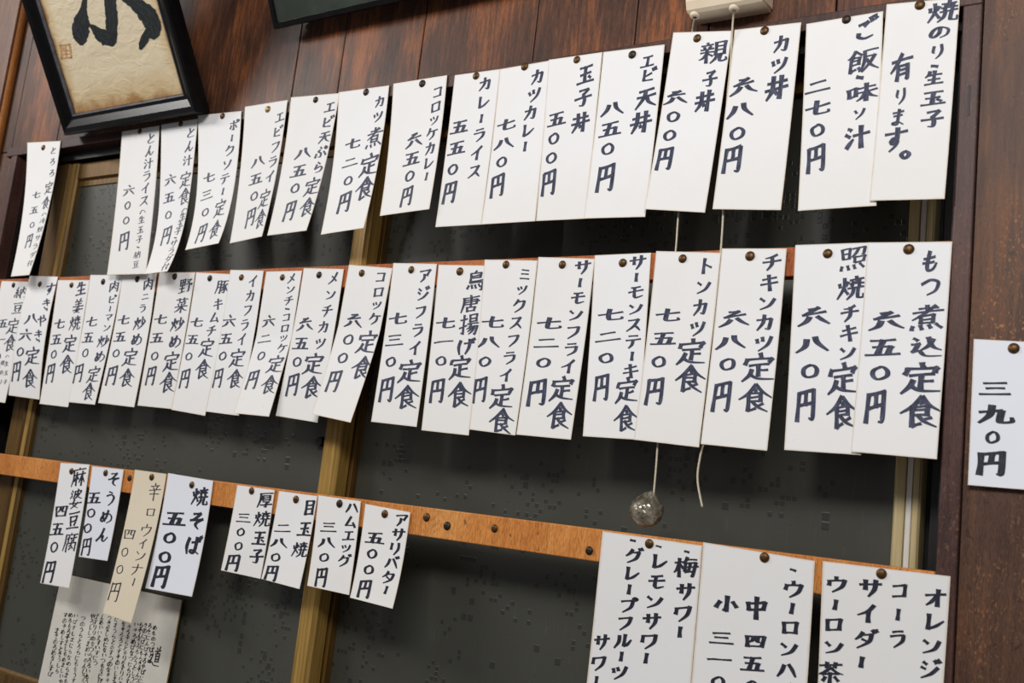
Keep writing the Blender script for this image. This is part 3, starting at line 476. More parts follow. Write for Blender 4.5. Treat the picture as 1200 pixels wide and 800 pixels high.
GLYPH_TEXT = """
一 0654 2848 9344
二 2230 7524 / 0680 9474
三 1820 8016 / 2548 7445 / 0684 9480
四 1422 2084 / 1422 8618 8082 / ~4022 4040 3056 / ~6020 5850 7254 / 2082 8079
五 1518 8214 / 4816 3886 / 2250 7446 6886 / 0488 9686
六 4604 5620 / 0840 9236 / ~3852 2874 0692 / ~5850 7672 9292
七 0646 9234 / ~4810 4450 4478 5684 9080 9268
八 ~3226 2658 0488 / ~5814 6646 9686
九 ~4008 3652 0892 / 0840 6632 / ~6632 6280 7090 9486 9470
〇 ~5022 2638 2662 4480 7270 7846 6626 4822
円 1612 1290 / 1612 8208 / ~8208 8286 6890 / 4812 4848 / 1650 8046
定 5002 5416 / 1420 1036 / 1420 8818 8032 / 2240 7838 / 5040 5078 / 5458 7856 / ~3054 2474 0692 / ~2670 5084 9690
食 ~5002 3032 0452 / ~5002 7028 9848 / 5018 5427 / 3234 6832 6860 / 3446 6644 / 3460 6658 / 3234 3494 5484 / 7668 5876 / ~4660 6480 9296
と 3810 4234 4648 / ~8030 4850 2272 3488 8486
ろ 2414 6812 / ~6812 4440 2064 5044 7650 7678 5090 3688
ん ~5206 3850 1090 / ~1090 3858 5056 5280 6490 8664
汁 1612 2822 / 0836 2246 / ~1286 2074 3258 / 3844 9640 / 6610 6694
ラ 2814 7412 / 1638 8034 / ~8034 7466 3692
イ ~7608 5236 1256 / 5436 5492
ス 2018 7614 / ~7614 5256 1286 / ~5452 7068 8486
生 ~3010 2430 1040 / 2832 8430 / 5008 5086 / 2260 7858 / 0888 9486
玉 1818 8014 / 2450 7446 / 5016 4884 / 0888 9486 / 6660 7870
子 2612 7410 4836 / ~4836 5860 5284 3482 / 0850 9246
・ 3446 6456
納 3008 1828 3428 1248 / 1250 4044 / 2650 2686 / 1062 0678 / 3858 4474 / 5226 5290 / 5226 9222 9284 8288 / ~7008 7034 5858 / 7240 8458
豆 1412 8610 / 2830 7228 6850 / 2830 3252 6850 / 3058 3874 / 6856 6072 / 0886 9484
ポ 1830 7826 / 4810 4888 3882 / 3050 1676 / 6048 7670 / ~8404 7612 8622 9412 8404
ー 5212 4888
ク ~4208 3030 1248 / 3826 8020 / ~8020 6862 2492
ソ 2020 3242 / ~8014 6458 2890
テ 2614 7412 / 1040 9036 / ~5040 4870 2892
エ 2422 7820 / 5022 4878 / 1080 9076
ビ 2614 2478 / 2478 7882 / ~6836 5046 2654 / 7208 8024 / 8802 9618
ピ 2612 2478 / 2478 8082 / ~7632 5442 2652 / ~8402 7610 8620 9410 8402
フ 1822 8216 / ~8216 7056 2890
カ 1234 7830 / ~7830 7084 5482 / ~4608 4250 1488
ツ 1428 2248 / 4020 4640 / ~8418 6860 2890
ッ 1428 2248 / 4020 4640 / ~8418 6860 2890
天 1818 8014 / 1044 9040 / ~4818 4250 0890 / ~5246 6670 9488
ぷ 4008 5220 / ~4030 3042 5058 4886 3082 / 1458 0884 / 7048 8876 / ~8210 7620 8428 9218 8210
ら 4010 5824 / ~3428 2662 / ~2662 6046 8062 6884 3888
煮 2418 7616 / 4806 4830 / 0832 9428 / ~7010 4036 1056 / 3044 3072 / 3044 6842 6672 / 3058 6656 / 3072 6670 / 1080 0692 / 3280 3692 / 5478 6090 / 7476 9090
コ 2024 7622 / 7622 7480 / 1880 7678
ロ 2024 2482 / 2024 8020 7680 / 2480 7678
口 2026 2480 / 2026 8022 7678 / 2480 7678
ケ ~3208 2434 0856 / 2832 9030 / ~6432 6064 3292
レ 2812 2882 / ~2882 5872 8846
丼 1230 8826 / 0656 9650 / ~3408 3456 1490 / 6808 6692 / 4864 5272
親 2604 3012 / 0816 4814 / 1622 2030 / 3820 3430 / 0634 5032 / 0848 5046 / 2834 2894 / ~2650 1668 0476 / 3052 4666 / 5608 5662 / 5608 9006 8860 / 5824 8822 / 5842 8840 / 5660 8858 / ~6662 6080 4494 / ~7660 7486 8090 9688 9676
ご 2228 5824 4438 / ~2064 2280 4688 7684 / 7006 7822 / 8600 9416
飯 ~2604 1622 0432 / 2606 4424 / 2428 3032 / 1236 4034 3860 / 1446 3844 / 1460 3858 / 1236 1288 2880 / 3672 4488 / 5414 9410 / ~5614 5450 4690 / 5836 8634 / ~8634 7460 5092 / ~6048 7670 9890
味 0826 1266 / 0826 3424 3262 / 1264 3260 / 4230 9228 / 3650 9846 / 6808 6692 / ~6650 5272 3886 / ~7052 8272 9882
焼 0828 1244 / 4022 3236 / ~2408 2444 0488 / 2650 4072 / 4616 9414 / 7004 7026 / 4632 9630 / 5822 5644 / 8220 8244 / 4250 9848 / ~6052 5674 3892 / ~7850 7684 8290 9888 9876
の ~5420 4860 2682 1264 2630 5416 8636 8668 5688
り ~2812 2444 3054 / ~7210 7646 6672 4292
有 1028 9224 / ~4806 3034 0660 / 3444 3492 / 3444 7642 / ~7642 7688 6688 / 3658 7456 / 3672 7470
ま 2018 8016 / 2638 7636 / ~5406 5070 4284 2480 2470 5472 8488
す 1024 9220 / ~5606 5650 4466 3456 4844 5658 5076 3292
。 ~6030 4442 5658 7046 6030
き 2222 7418 / 1640 8034 / ~4406 5636 6458 / 3668 5480 / 6478 7292
や ~1042 6430 8444 6058 5456 / 5610 6424 / ~2818 4060 4892
姜 3006 3618 / 6804 6016 / 1824 8222 / 2438 7636 / 5022 5054 / 0654 9450 / ~4854 3680 7092 / ~6666 5280 2292 / 0874 9470
肉 1424 1690 / 1424 8622 / ~8622 8688 7688 / ~5006 4840 2860 / 5028 7446 / ~4844 4260 2678 / 5056 7272
マ 1624 8620 / ~8620 6644 4660 / 3854 5878
ン 1824 3640 / ~8630 6466 2084
炒 0828 1246 / 4224 3438 / ~2608 2446 0490 / 2850 4272 / 7006 7056 / ~5424 4838 4250 / 8424 9642 / ~9040 7070 4292
め ~2220 3060 4680 / ~6012 4860 2682 1468 2840 5630 8644 8672 6090
ニ 2430 7626 / 1074 9070
野 1208 1446 / 1208 4406 4244 / 1226 4224 / 1446 4244 / 2808 2686 / 1064 4462 / 0490 4884 / 5812 8810 7226 / 6424 7634 / 5440 9638 8850 / ~7640 7684 6484
菜 1014 9012 / 3404 3424 / 6604 6424 / ~7828 5034 2836 / 2642 3250 / 4840 5250 / 7638 6848 / 0660 9456 / 5048 5096 / ~4660 3078 0890 / ~5460 7078 9488
豚 ~1610 1650 0490 / 1610 4008 / ~4008 4086 3286 / 1832 3830 / 1652 3850 / 4812 9610 / ~7012 5832 4440 / ~6228 7250 6686 5684 / ~6640 5254 4258 / ~6856 5472 4276 / 8830 7244 / ~7440 8464 9880
キ 1832 8024 / 1060 9052 / 4408 5694
ム ~5012 2466 1480 / 1480 8476 / 6654 8690
チ ~7410 4822 2224 / 1046 9242 / ~5220 5262 3092
メ ~7208 4862 1490 / 3634 7670
ア 1618 8614 / ~8614 6648 / ~4838 4666 2490
ジ 2414 3826 / 1838 3250 / ~8644 6074 2290 / 7008 7822 / 8602 9416
鳥 5202 4212 / 2414 2460 / 2414 7412 7234 / 2426 7024 / 2438 7036 / 2450 9048 / 2462 8860 / ~8860 8492 7492 / 1872 1288 / 3472 3886 / 5070 5684 / 6868 7480
唐 5004 5212 / 1016 9412 / ~1416 1450 0492 / 2428 8426 8048 / 1840 9436 / 2450 8248 / 5220 5064 / 3268 3492 / 3268 7666 7288 / 3488 7286
揚 0628 4024 / 2408 2490 1484 / 0662 4052 / 5408 5636 / 5408 8806 8634 / 5622 8620 / 5636 8634 / 4446 9844 / ~6046 5660 4470 / 5458 9456 / ~9456 8692 7888 / ~6858 6072 5078 / ~8058 7276 5692
げ ~1812 1050 1890 / 4030 9226 / ~6808 7050 5490 / 8006 8616 / 9002 9612
ミ 2618 7026 / 2446 6854 / 1874 7688
モ 2420 7418 / 1048 9044 / 4420 4276 / ~4276 5286 8480
ト 3808 3892 / 4038 7858
照 1008 1248 / 1008 4006 3846 / 1028 3826 / 1248 3846 / 5010 9408 / ~9408 9032 8034 / ~6812 6030 4642 / 5644 5866 / 5644 9242 8864 / 5866 8864 / 1078 0692 / 3278 3692 / 5476 6090 / 7674 9088
込 1010 2422 / 0636 2834 / ~2834 1858 0870 / ~0872 3070 5088 9690 / 5608 6236 / ~6816 5644 3662 / ~6026 7450 9664
も ~4606 3860 4684 7082 8060 / 2034 7030 / 1854 7050
つ ~0836 5022 8636 7666 4082
麻 5004 5212 / 1014 9412 / ~1414 1450 0490 / 2238 5036 / 3626 3688 / ~3440 2860 2068 / 3840 5058 / 5636 9634 / 7424 7290 / ~7240 6460 5674 / ~7440 8260 9674
婆 1606 2414 / 1020 1826 / 0842 2032 / ~3812 3832 3046 / 3812 8410 7820 / 6004 5828 / 4226 7424 / ~7424 5638 3850 / ~5028 6642 9048 / ~4452 3474 7292 / ~6664 5080 2094 / 0670 9466
腐 5004 5210 / 1012 9410 / ~1412 1450 0490 / 3820 2834 / 3228 3246 / 4428 9026 / 7418 7246 / 5432 6038 / 2854 2894 / 2854 8852 8892 / ~5846 5660 4470 / 5872 4682 / 6068 7278
そ 2812 7210 / ~7210 4436 1246 / 1246 8840 / ~8840 5454 4872 6888
う 4008 6018 / ~2636 5628 7644 6874 4292
辛 5004 5214 / 1818 8016 / 3624 4234 / 6622 5834 / 0842 9438 / 1864 8262 / 5042 5096
ウ 5006 5022 / 1828 1650 / 1828 8624 / ~8624 7462 3692
ィ ~7022 5044 2060 / 5246 5290
ナ 1036 9230 / ~5208 4856 2292
ば ~1812 1050 1890 / 3832 9028 / ~6810 6668 5286 3882 4272 6074 8890 / 8208 8818 / 9203 9813
厚 1212 9210 / ~1612 1650 0492 / 3424 3650 / 3424 7822 7648 / 3636 7634 / 3650 7648 / 3460 7458 / ~7458 5670 5890 4488 / 2276 9472
目 2810 2892 / 2810 7408 7490 / 2834 7232 / 2858 7256 / 2888 7286
ハ ~3422 2656 0884 / ~5820 7446 9082
グ ~4212 3034 1250 / 3828 7824 / ~7824 6664 2492 / 7804 8616 / 9002 9612
サ 0832 9428 / 3012 3058 / ~7008 6856 4692
リ 2612 2456 / ~7208 7252 4692
バ ~3422 2656 0884 / ~5820 7446 9082 / 7406 8218 / 8802 9614
タ ~4208 3032 1050 / 3826 8222 / ~8222 6664 2294 / 3848 6466
ダ ~4212 3034 1050 / 3828 7824 / ~7824 6464 2294 / 3850 6466 / 8004 8616 / 9202 9812
梅 0628 4224 / 2408 2494 / ~2232 1658 0470 / 2638 4056 / ~5604 5018 4230 / 5216 9214 / 5030 4870 / 5030 8828 / ~8828 8090 7290 / 4250 9846 / 6632 6270 / 4872 8670
ワ 1822 1652 / 1822 8418 / ~8418 7462 3692
ル ~3016 2856 0890 / 6012 5882 / ~5882 7676 9448
プ 1826 7822 / ~7822 6860 2890 / ~8804 8012 9022 9812 8804
オ 1032 9228 / 6006 6086 / ~5634 3864 1280
茶 0814 9212 / 3402 3424 / 6602 6424 / ~5020 3044 0656 / ~5024 7242 9452 / 2056 8052 / 5046 5096 / 3266 2484 / 6664 8282
中 1430 1860 / 1430 8426 8056 / 1858 8056 / 5006 5096
小 5206 5286 3880 / 2638 1070 / 7634 9264
冷 0814 1824 / 0470 2048 / ~6406 4634 2848 / ~6606 8032 9844 / 5440 7238 / 4652 8450 6674 / 5866 7088
奴 ~2608 1650 4280 / ~4030 3060 0690 / 0432 4830 / 5218 9014 / ~9014 7856 4692 / ~5830 7460 9688
付 ~3006 2034 0656 / 2230 2292 / 4030 9626 / 7408 7486 6282 / 5050 6064
（ ~1068 2840 5030 7240 9068
道 5804 6414 / 8602 7814 / 4222 9620 / 6822 6232 / 5434 5472 / 5434 8632 8472 / 5446 8444 / 5458 8456 / 5472 8470 / 1014 2224 / 0636 2836 1858 0868 / ~0874 2872 5088 9890
い ~2020 1856 3278 / ~7226 8648 8460
な 1830 5426 / ~3808 3240 1660 / 6822 8434 / ~6044 6080 4288 4076 6078 8492
に ~1812 1050 1890 / 4430 8428 / ~4468 4884 8484
る 2412 7210 / ~7210 4440 2064 5046 7856 7282 4888 5076
し ~3010 2868 4288 8070
6 3408 6404 / 6404 2634 / 1636 8424 / ~3850 2872 0490 / ~6046 7666 9886
"""
# ------------------------------------------------------------------ the setting
XL, XR = -1.9077, -.1935            # the window opening
ZLIN = 2.1005                       # underside of the lintel
ZLT = 2.119                         # top of the lintel
CW = .0185                          # width of the side casings
ZBOT = 1.1
XCR = XR + CW
seams = [at(12, 168).x, at(66, 152).x, at(150, 148).x, at(260.5, 126).x, at(338.7, 114).x, at(392.8, 108.5).x,
         at(487, 92).x, at(621.5, 73).x, at(741, 54).x, at(830, 22).x, at(979, 2).x]
mb = MB()
edges = [at(0, 200).x - .35] + seams + [XCR]
for a, b in zip(edges[:-1], edges[1:]):
    mb.box(a + .0009, b - .0009, .004 + random.uniform(0, .0008), .022, ZLT - .006, 2.7, .0012)
mb.box(edges[0], XCR, .0225, .03, ZLT, 2.7)
tag(mb.build('wall_back', M['plank'], origin=(-1, .01, 2.4)), kind='structure')
mb = MB().box(XCR + .001, .75, .006, .03, 0, 2.7)
tag(mb.build('wall_right', M['panel'], origin=(.2, .01, 1.6)), kind='structure')
mb = MB().box(-2.4, XL - CW - .001, .005, .03, 0, ZLT - .008).box(XL - CW, XCR, .005, .03, 0, ZBOT - .012)
tag(mb.build('wall_left', M['panel'], origin=(-2.2, .01, 1.6)), kind='structure')
tag(MB().box(-2.4, .75, -2.6, .03, -.04, 0).build('floor', M['lintel'], origin=(-.8, -1.2, 0)), kind='structure')
# casing boards round the opening, mitred at the upper right
tag(MB().box(XL - CW - .02, XCR, 0, .024, ZLIN, ZLT - .0005, .0012).build('trim_1', M['lintel'], origin=(-1, .01, ZLIN)), kind='structure')
cas = tag(MB().box(XR, XCR, -.0005, .026, 0, ZLIN, .0015).build('trim_2', M['casing'], origin=(XR, .01, ZBOT)), kind='structure')
k0, k1 = at(1136.5, 100, 0), at(1136, 136, 0)
MB().box(k0.x - .0012, k0.x + .0012, -.0008, .0005, k1.z, k0.z, .0003).build('crack', M['channel'], cas)
tag(MB().box(XL - CW, XL, 0, .10, ZBOT, ZLIN, .0012).build('trim_3', M['casing'], origin=(XL, .01, ZBOT)), kind='structure')
tag(MB().box(XL - CW, XCR, -.004, .10, ZBOT - .012, ZBOT, .0015).build('trim_4', M['casing'], origin=(-1, .01, ZBOT)), kind='structure')
# corner post at the far left; light on its rounded edge painted as an orange strip
px_ = at(25, 27).x
tag(MB().box(px_ - .14, px_, -.012, .004, 0, 2.7, .002).build('trim_5', M['post'], origin=(px_ - .07, 0, 1.5)), kind='structure')
tag(MB().tube([(px_ + .006, -.001, 0), (px_ + .006, -.001, 2.7)], .0075, 12).build('trim_6', M['post_edge'], origin=(px_, 0, 1.5), smooth=True), kind='structure')
# metal channel that the sashes slide in
mb = MB()
mb.box(XL + .001, XR, .02, .105, ZLIN + .001, ZLIN + .012)
mb.box(XL + .001, XR - .001, .022, .026, ZLIN - .016, ZLIN)
mb.box(XL + .0005, XL + .006, .024, .1, ZBOT, ZLIN)
mb.box(XL + .006, XL + .010, .024, .03, ZBOT, ZLIN)
mb.box(XR - .006, XR - .0005, .028, .1, ZBOT, ZLIN)
mb.box(XR - .022, XR - .006, .075, .1, ZBOT, ZLIN)
mb.box(XL, XR, .098, .105, ZBOT, ZLIN)
tag(mb.build('trim_7', M['channel'], origin=(-1, .06, ZBOT)), kind='structure')

xm0, xm1 = at(396, 400, .03).x, at(413, 400, .03).x
xl0, xl1 = at(43, 324, .03).x, at(67, 324, .03).x
zs = at(0, 784, .03).z              # top of the bottom rail
zt = at(110, 214, .03).z            # underside of the top rail
# front sash on the left
w1 = tag(empty('window_1', ((xl0 + xm1) / 2, .045, ZBOT)), kind='structure')
yf = .03
MB().prism([(xl0, yf + .004), (xl0 + .004, yf), (xl0 + .040, yf), (xl0 + .043, yf + .006), (xl0 + .047, yf + .006), (xl0 + .049, yf + .002),
            (xl1 - .004, yf + .002), (xl1, yf + .006), (xl1, yf + .028), (xl0, yf + .028)], ZBOT + .002, ZLIN - .018, 'z').build('stile', M['gold_dark'], w1)
MB().box(xl1 - .0165, xl1 - .0045, yf + .0003, yf + .0015, ZBOT + .004, ZLIN - .02, .0004).build('glazing_bead', M['gold'], w1)
MB().prism([(xm0, yf + .012), (xm0, yf + .001), (xm0 + .001, yf), (xm0 + .0235, yf), (xm1, yf + .006), (xm1, yf + .028), (xm0, yf + .028)],
           ZBOT + .002, ZLIN - .018, 'z').build('stile', M['gold'], w1)
MB().prism([(yf + .002, zs - .06), (yf + .028, zs - .06), (yf + .028, zs), (yf + .012, zs), (yf + .008, zs - .004), (yf + .002, zs - .006)],
           xl1 + .0005, xm0 - .0005, 'x').build('bottom_rail', M['gold_dark'], w1)
MB().prism([(yf + .028, ZLIN - .02), (yf + .004, ZLIN - .02), (yf + .004, zt + .014), (yf + .010, zt + .010), (yf + .010, zt), (yf + .028, zt)],
           xl1 + .0005, xm0 - .0005, 'x').build('top_rail', M['gold_dark'], w1)
MB().box(xl1 - .002, xm0 + .004, yf + .0125, yf + .0165, zs - .003, zt + .003).build('glass_pane', M['glass'], w1)
bk = at(374, 517, yf + .004)
bm = bmesh.new()
bmesh.ops.create_cone(bm, cap_ends=True, segments=18, radius1=.0075, radius2=.0065, depth=.010, matrix=Matrix.Translation((bk.x, yf + .0075, bk.z)) @ Matrix.Rotation(math.pi / 2, 4, 'X'))
mk = MB()
mk.add_bm(bm)
mk.build('rubber_stop', M['channel'], w1)
# rear sash on the right
yr = .062
xr0, xr1 = at(1057, 400, yr).x, at(1088, 400, yr).x
w2 = tag(empty('window_2', ((xm0 + xr1) / 2, .075, ZBOT)), kind='structure')
MB().prism([(xr0, yr + .012), (xr0, yr + .002), (xr0 + .002, yr), (xr0 + .011, yr), (xr0 + .012, yr + .003), (xr0 + .018, yr + .003), (xr0 + .019, yr),
            (xr1 - .002, yr), (xr1, yr + .003), (xr1, yr + .028), (xr0, yr + .028)], ZBOT + .002, ZLIN - .018, 'z').build('stile', M['beige'], w2)
MB().box(xr0 + .0123, xr0 + .0177, yr + .0012, yr + .0028, ZBOT + .004, ZLIN - .02, .0003).build('glazing_bead', M['beige_light'], w2)
MB().box(xm0 + .003, xm1 + .004, yr, yr + .028, ZBOT + .002, ZLIN - .018, .001).build('stile', M['gold_dark'], w2)
MB().box(xm1 + .0045, xr0 - .0005, yr + .002, yr + .028, ZBOT + .002, zs, .001).build('bottom_rail', M['gold_dark'], w2)
ztr = at(935, 108, yr).z
MB().box(xm1 + .0045, xr0 - .0005, yr + .004, yr + .028, ztr, ZLIN - .02, .001).build('top_rail', M['gold_dark'], w2)
MB().box(xm1 + .002, xr0 + .003, yr + .0125, yr + .0165, zs - .003, ztr + .003).build('glass_pane', M['glass'], w2)

# the two battens nailed across the opening
def batten(name, z0, z1, mat, label):
    mb = MB().box(XL + .0006, XR - .0006, 0, .017, z0, z1, .0012)
    tag(mb.build(name, mat, origin=(-1, .008, z0)), label, 'batten', 'wooden battens across the window')
batten('wooden_batten', 1.8182, 1.8508, M['batten_dark'], 'upper reddish wooden batten mostly hidden behind the middle row of paper strips')
batten('wooden_batten', 1.4905, 1.5268, M['batten'], 'lower bright orange wooden batten with bare thumbtacks and the shortest row of strips')

# ------------------------------------------------------------------ framed calligraphy leaning forward
def frame_basis(bl, br, y, tilt):
    a, b = at(*bl, y), at(*br, y)
    z = (a.z + b.z) / 2
    ux = Vector((1, 0, 0))
    uz = Vector((0, -math.sin(tilt), math.cos(tilt)))
    n = Vector((0, -math.cos(tilt), -math.sin(tilt)))     # towards the room
    return Vector((a.x, y, z)), b.x - a.x, ux, uz, n


def frame_ring(o, ux, uz, n, w, h, prof):
    """mitred moulding: profile of (inset, height above the back) pairs round a w x h rectangle"""
    v, f = [], []
    m = len(prof)
    for (cx, cz, sx, sz) in ((0, 0, 1, 1), (w, 0, -1, 1), (w, h, -1, -1), (0, h, 1, -1)):
        for i, t in prof:
            v.append(o + ux * (cx + sx * i) + uz * (cz + sz * i) + n * t)
    for k in range(4):
        for j in range(m):
            a, b = k * m + j, k * m + (j + 1) % m
            c, d = ((k + 1) % 4) * m + (j + 1) % m, ((k + 1) % 4) * m + j
            f.append([a, b, c, d])
    return v, f


T1 = math.radians(31.5)
o1, wf, ux, uz, n1 = frame_basis((75, 160), (233, 133.5), -.026, T1)
hf = .62
fr = tag(empty('framed_calligraphy', o1), 'black framed brush calligraphy on yellowed paper leaning out over the leftmost strips', 'picture frame')
bw = .036
v, f = frame_ring(o1 - n1 * .024, ux, uz, n1, wf, hf, [(0, 0), (0, .012), (.002, .0235), (.006, .026), (.014, .024), (.026, .017), (bw - .005, .016), (bw - .004, .012), (bw, .012), (bw, 0)])
mesh_obj('frame', v, f, M['black_frame'], fr)
v, f = frame_ring(o1 - n1 * .024 + ux * (bw - .004) + uz * (bw - .004), ux, uz, n1, wf - 2 * (bw - .004), hf - 2 * (bw - .004), [(0, .0122), (0, .0168), (.002, .0160), (.0035, .0122)])
mesh_obj('lip', v, f, M['frame_lip'], fr)
pp = o1 - n1 * .0125
def quad_grid(o, ux, uz, n, x0, x1, z0, z1, th, nx=1, nz=1):
    v, f, uv = [], [], []
    for dz in (0, -th):
        for j in range(nz + 1):
            for i in range(nx + 1):
                s_, t_ = i / nx, j / nz
                v.append(o + ux * (x0 + (x1 - x0) * s_) + uz * (z0 + (z1 - z0) * t_) + n * dz)
                uv.append((s_, 1 - t_))
    k = (nx + 1) * (nz + 1)
    for j in range(nz):
        for i in range(nx):
            a = j * (nx + 1) + i
            f.append([a, a + 1, a + nx + 2, a + nx + 1])
            f.append([k + a, k + a + nx + 1, k + a + nx + 2, k + a + 1])
    rim = [i for i in range(nx + 1)] + [j * (nx + 1) + nx for j in range(1, nz + 1)] + [nz * (nx + 1) + i for i in range(nx - 1, -1, -1)] + [j * (nx + 1) for j in range(nz - 1, 0, -1)]
    for a, b in zip(rim, rim[1:] + rim[:1]):
        f.append([a, k + a, k + b, b])
    return v, f, uv
v, f, uv = quad_grid(pp, ux, uz, n1, bw - .001, wf - bw + .001, bw - .001, hf - bw + .001, .004, 1, 1)
pic = mesh_obj('calligraphy_paper', v, f, M['scroll'], fr, uvs=uv)
v, f, _ = quad_grid(o1 - n1 * .0245, ux, uz, n1, .004, wf - .004, .004, hf - .004, .003)
mesh_obj('backing_board', v, f, M['black_frame'], fr)


def brush(pts, crop):
    """a brush stroke on the picture: (x, y, half width) read off the photo, smoothed"""
    P = []
    for i in range(len(pts) - 1):
        a, b, c, d = pts[max(i - 1, 0)], pts[i], pts[i + 1], pts[min(i + 2, len(pts) - 1)]
        for k in range(6):
            u = k / 6
            P.append([.5 * (2 * b[q] + (c[q] - a[q]) * u + (2 * a[q] - 5 * b[q] + 4 * c[q] - d[q]) * u * u + (3 * b[q] - a[q] - 3 * c[q] + d[q]) * u ** 3) for q in range(3)])
    P.append(list(pts[-1]))
    return [(crop[0] + p[0] / crop[2], crop[1] + p[1] / crop[2], max(p[2] * 1.16, .6) / crop[2]) for p in P]


def ribbon(px_pts, plane_o, n, lift, ragged=0.0):
    v, f, uv = [], [], []
    m = len(px_pts)
    for i, (x, y, r) in enumerate(px_pts):
        x0, y0, _ = px_pts[max(i - 1, 0)]
        x1, y1, _ = px_pts[min(i + 1, m - 1)]
        L = math.hypot(x1 - x0, y1 - y0) or 1
        nx, ny = -(y1 - y0) / L, (x1 - x0) / L
        for k, sgn in enumerate((-1, -.5, 0, .5, 1)):
            rr = r * (1 + (random.uniform(-ragged, ragged) if abs(sgn) == 1 else 0))
            v.append(at_plane(x + nx * rr * sgn, y + ny * rr * sgn, plane_o, n) + n * lift)
            uv.append((sgn * .8, i * .25))
    for i in range(m - 1):
        for k in range(4):
            f.append([i * 5 + k, i * 5 + k + 1, i * 5 + k + 6, i * 5 + k + 5])
    return v, f, uv


cropA = (0, 0, 4.0)
V, F, U = [], [], []
for j, pts in enumerate(([(402, -60, 8), (398, 0, 10), (390, 50, 16), (382, 100, 32), (378, 150, 34), (382, 190, 22), (382, 212, 6)],
            [(512, -80, 24), (516, 0, 25), (522, 60, 24), (524, 130, 24), (520, 185, 26), (512, 214, 14)],
            [(418, 116, 5), (440, 130, 12), (470, 160, 24), (505, 180, 34), (520, 196, 22)],
            [(560, -20, 8), (600, 0, 16), (650, 28, 28), (695, 72, 36), (716, 112, 33), (718, 150, 30), (708, 180, 14)],
            [(700, 140, 14), (680, 180, 16), (668, 206, 14), (658, 232, 4)])):
    v, f, uv = ribbon(brush(pts, cropA), pp, n1, .0004 + j * .00008, .1)
    b = len(V)
    V += v
    U += uv
    F += [[b + i for i in q] for q in f]
mesh_obj('brush_character', V, F, M['sumi'], pic, uvs=U)
V, F = [], []
def seal_bar(x0, y0, x1, y1):
    b = len(V)
    for q in ((x0, y0), (x1, y0), (x1, y1), (x0, y1)):
        V.append(at_plane((q[0] + (q[1] - 205) * .12) / 4, (q[1] - (q[0] - 280) * .08) / 4, pp, n1) + n1 * .0005)
    F.append([b, b + 1, b + 2, b + 3])
for bar in ((278, 208, 286, 276), (322, 208, 330, 276), (278, 208, 330, 216), (278, 268, 330, 276), (290, 236, 318, 242), (302, 218, 308, 266), (290, 252, 318, 258), (290, 222, 298, 236)):
    seal_bar(*bar)
mesh_obj('seal_stamp', V, F, M['seal'], pic)

T2 = math.radians(28)
o2, w2f, ux, uz, n2 = frame_basis((321, 31), (508, -4), -.03, T2)
fr2 = tag(empty('framed_picture', o2), 'thin black frame with a dark green picture, cut off at the top edge', 'picture frame')
v, f = frame_ring(o2 - n2 * .012, ux, uz, n2, w2f + .12, .42, [(0, 0), (0, .011), (.001, .012), (.008, .012), (.009, .009), (.009, 0)])
mesh_obj('frame', v, f, M['black_frame'], fr2)
v, f, uv = quad_grid(o2 - n2 * .003, ux, uz, n2, .008, w2f + .112, .008, .412, .003)
mesh_obj('picture', v, f, M['green_picture'], fr2, uvs=uv)
v, f, _ = quad_grid(o2 - n2 * .0125, ux, uz, n2, .02, w2f + .10, .006, .40, .016)
mesh_obj('backing_board', v, f, M['black_frame'], fr2)

# ------------------------------------------------------------------ pull switch with its two cords
ya = -.03
a, b = at(803, 17.5, ya), at(882, 1, ya)
zsw = (a.z + b.z) / 2 + .001
sw = tag(empty('pull_cord_switch', (a.x + .03, .004, zsw)), 'cream plastic switch box at the top edge with two hanging pull cords', 'switch')
prof = [(.004, zsw + .001), (ya + .004, zsw), (ya, zsw + .003), (ya - .004, zsw + .012), (ya - .014, zsw + .07), (ya - .011, zsw + .078), (.004, zsw + .078)]
x0, x1 = a.x, b.x + .012
MBs = MB()
bm = bmesh.new()
r0 = [bm.verts.new((x0, p, q)) for p, q in prof]
r1 = [bm.verts.new((x1, p, q)) for p, q in prof]
for i in range(len(prof)):
    bm.faces.new((r0[i], r0[(i + 1) % len(prof)], r1[(i + 1) % len(prof)], r1[i]))
bm.faces.new(r0)
bm.faces.new(r1)
bmesh.ops.bevel(bm, geom=[e for e in bm.edges if e.calc_length() < .07 or abs(e.verts[0].co.x - e.verts[1].co.x) < 1e-6], offset=.0025, segments=3, affect='EDGES')
MBs.add_bm(bm)
MBs.build('housing', M['cream'], sw)
holes = [at(815, 13, ya + .008), at(861, 3.5, ya + .008)]
ends = [at(766, 579, -.001), None]
for k, h in enumerate(holes):
    mb = MB()
    rings = [(0.0062, .002), (.0062, -.0015), (.005, -.003), (.0026, -.0032)]
    bb = []
    for r, z in rings:
        bb.append([Vector((h.x + r * math.cos(2 * math.pi * i / 16), h.y + r * math.sin(2 * math.pi * i / 16), zsw + z)) for i in range(16)])
    vv = [p for ring in bb for p in ring]
    ff = [[j * 16 + i, j * 16 + (i + 1) % 16, (j + 1) * 16 + (i + 1) % 16, (j + 1) * 16 + i] for j in range(3) for i in range(16)]
    mb.add(vv, ff)
    mb.build('cord_guide', M['cream'], sw, smooth=True)
def cord_path(pts, n=8):
    out = []
    for i in range(len(pts) - 1):
        p0, p1, p2, p3 = [Vector(pts[max(0, min(len(pts) - 1, i + d))]) for d in (-1, 0, 1, 2)]
        for k in range(n):
            u = k / n
            out.append(.5 * (2 * p1 + (p2 - p0) * u + (2 * p0 - 5 * p1 + 4 * p2 - p3) * u * u + (3 * p1 - p0 - 3 * p2 + p3) * u ** 3))
    out.append(Vector(pts[-1]))
    return out
yc = -.0014
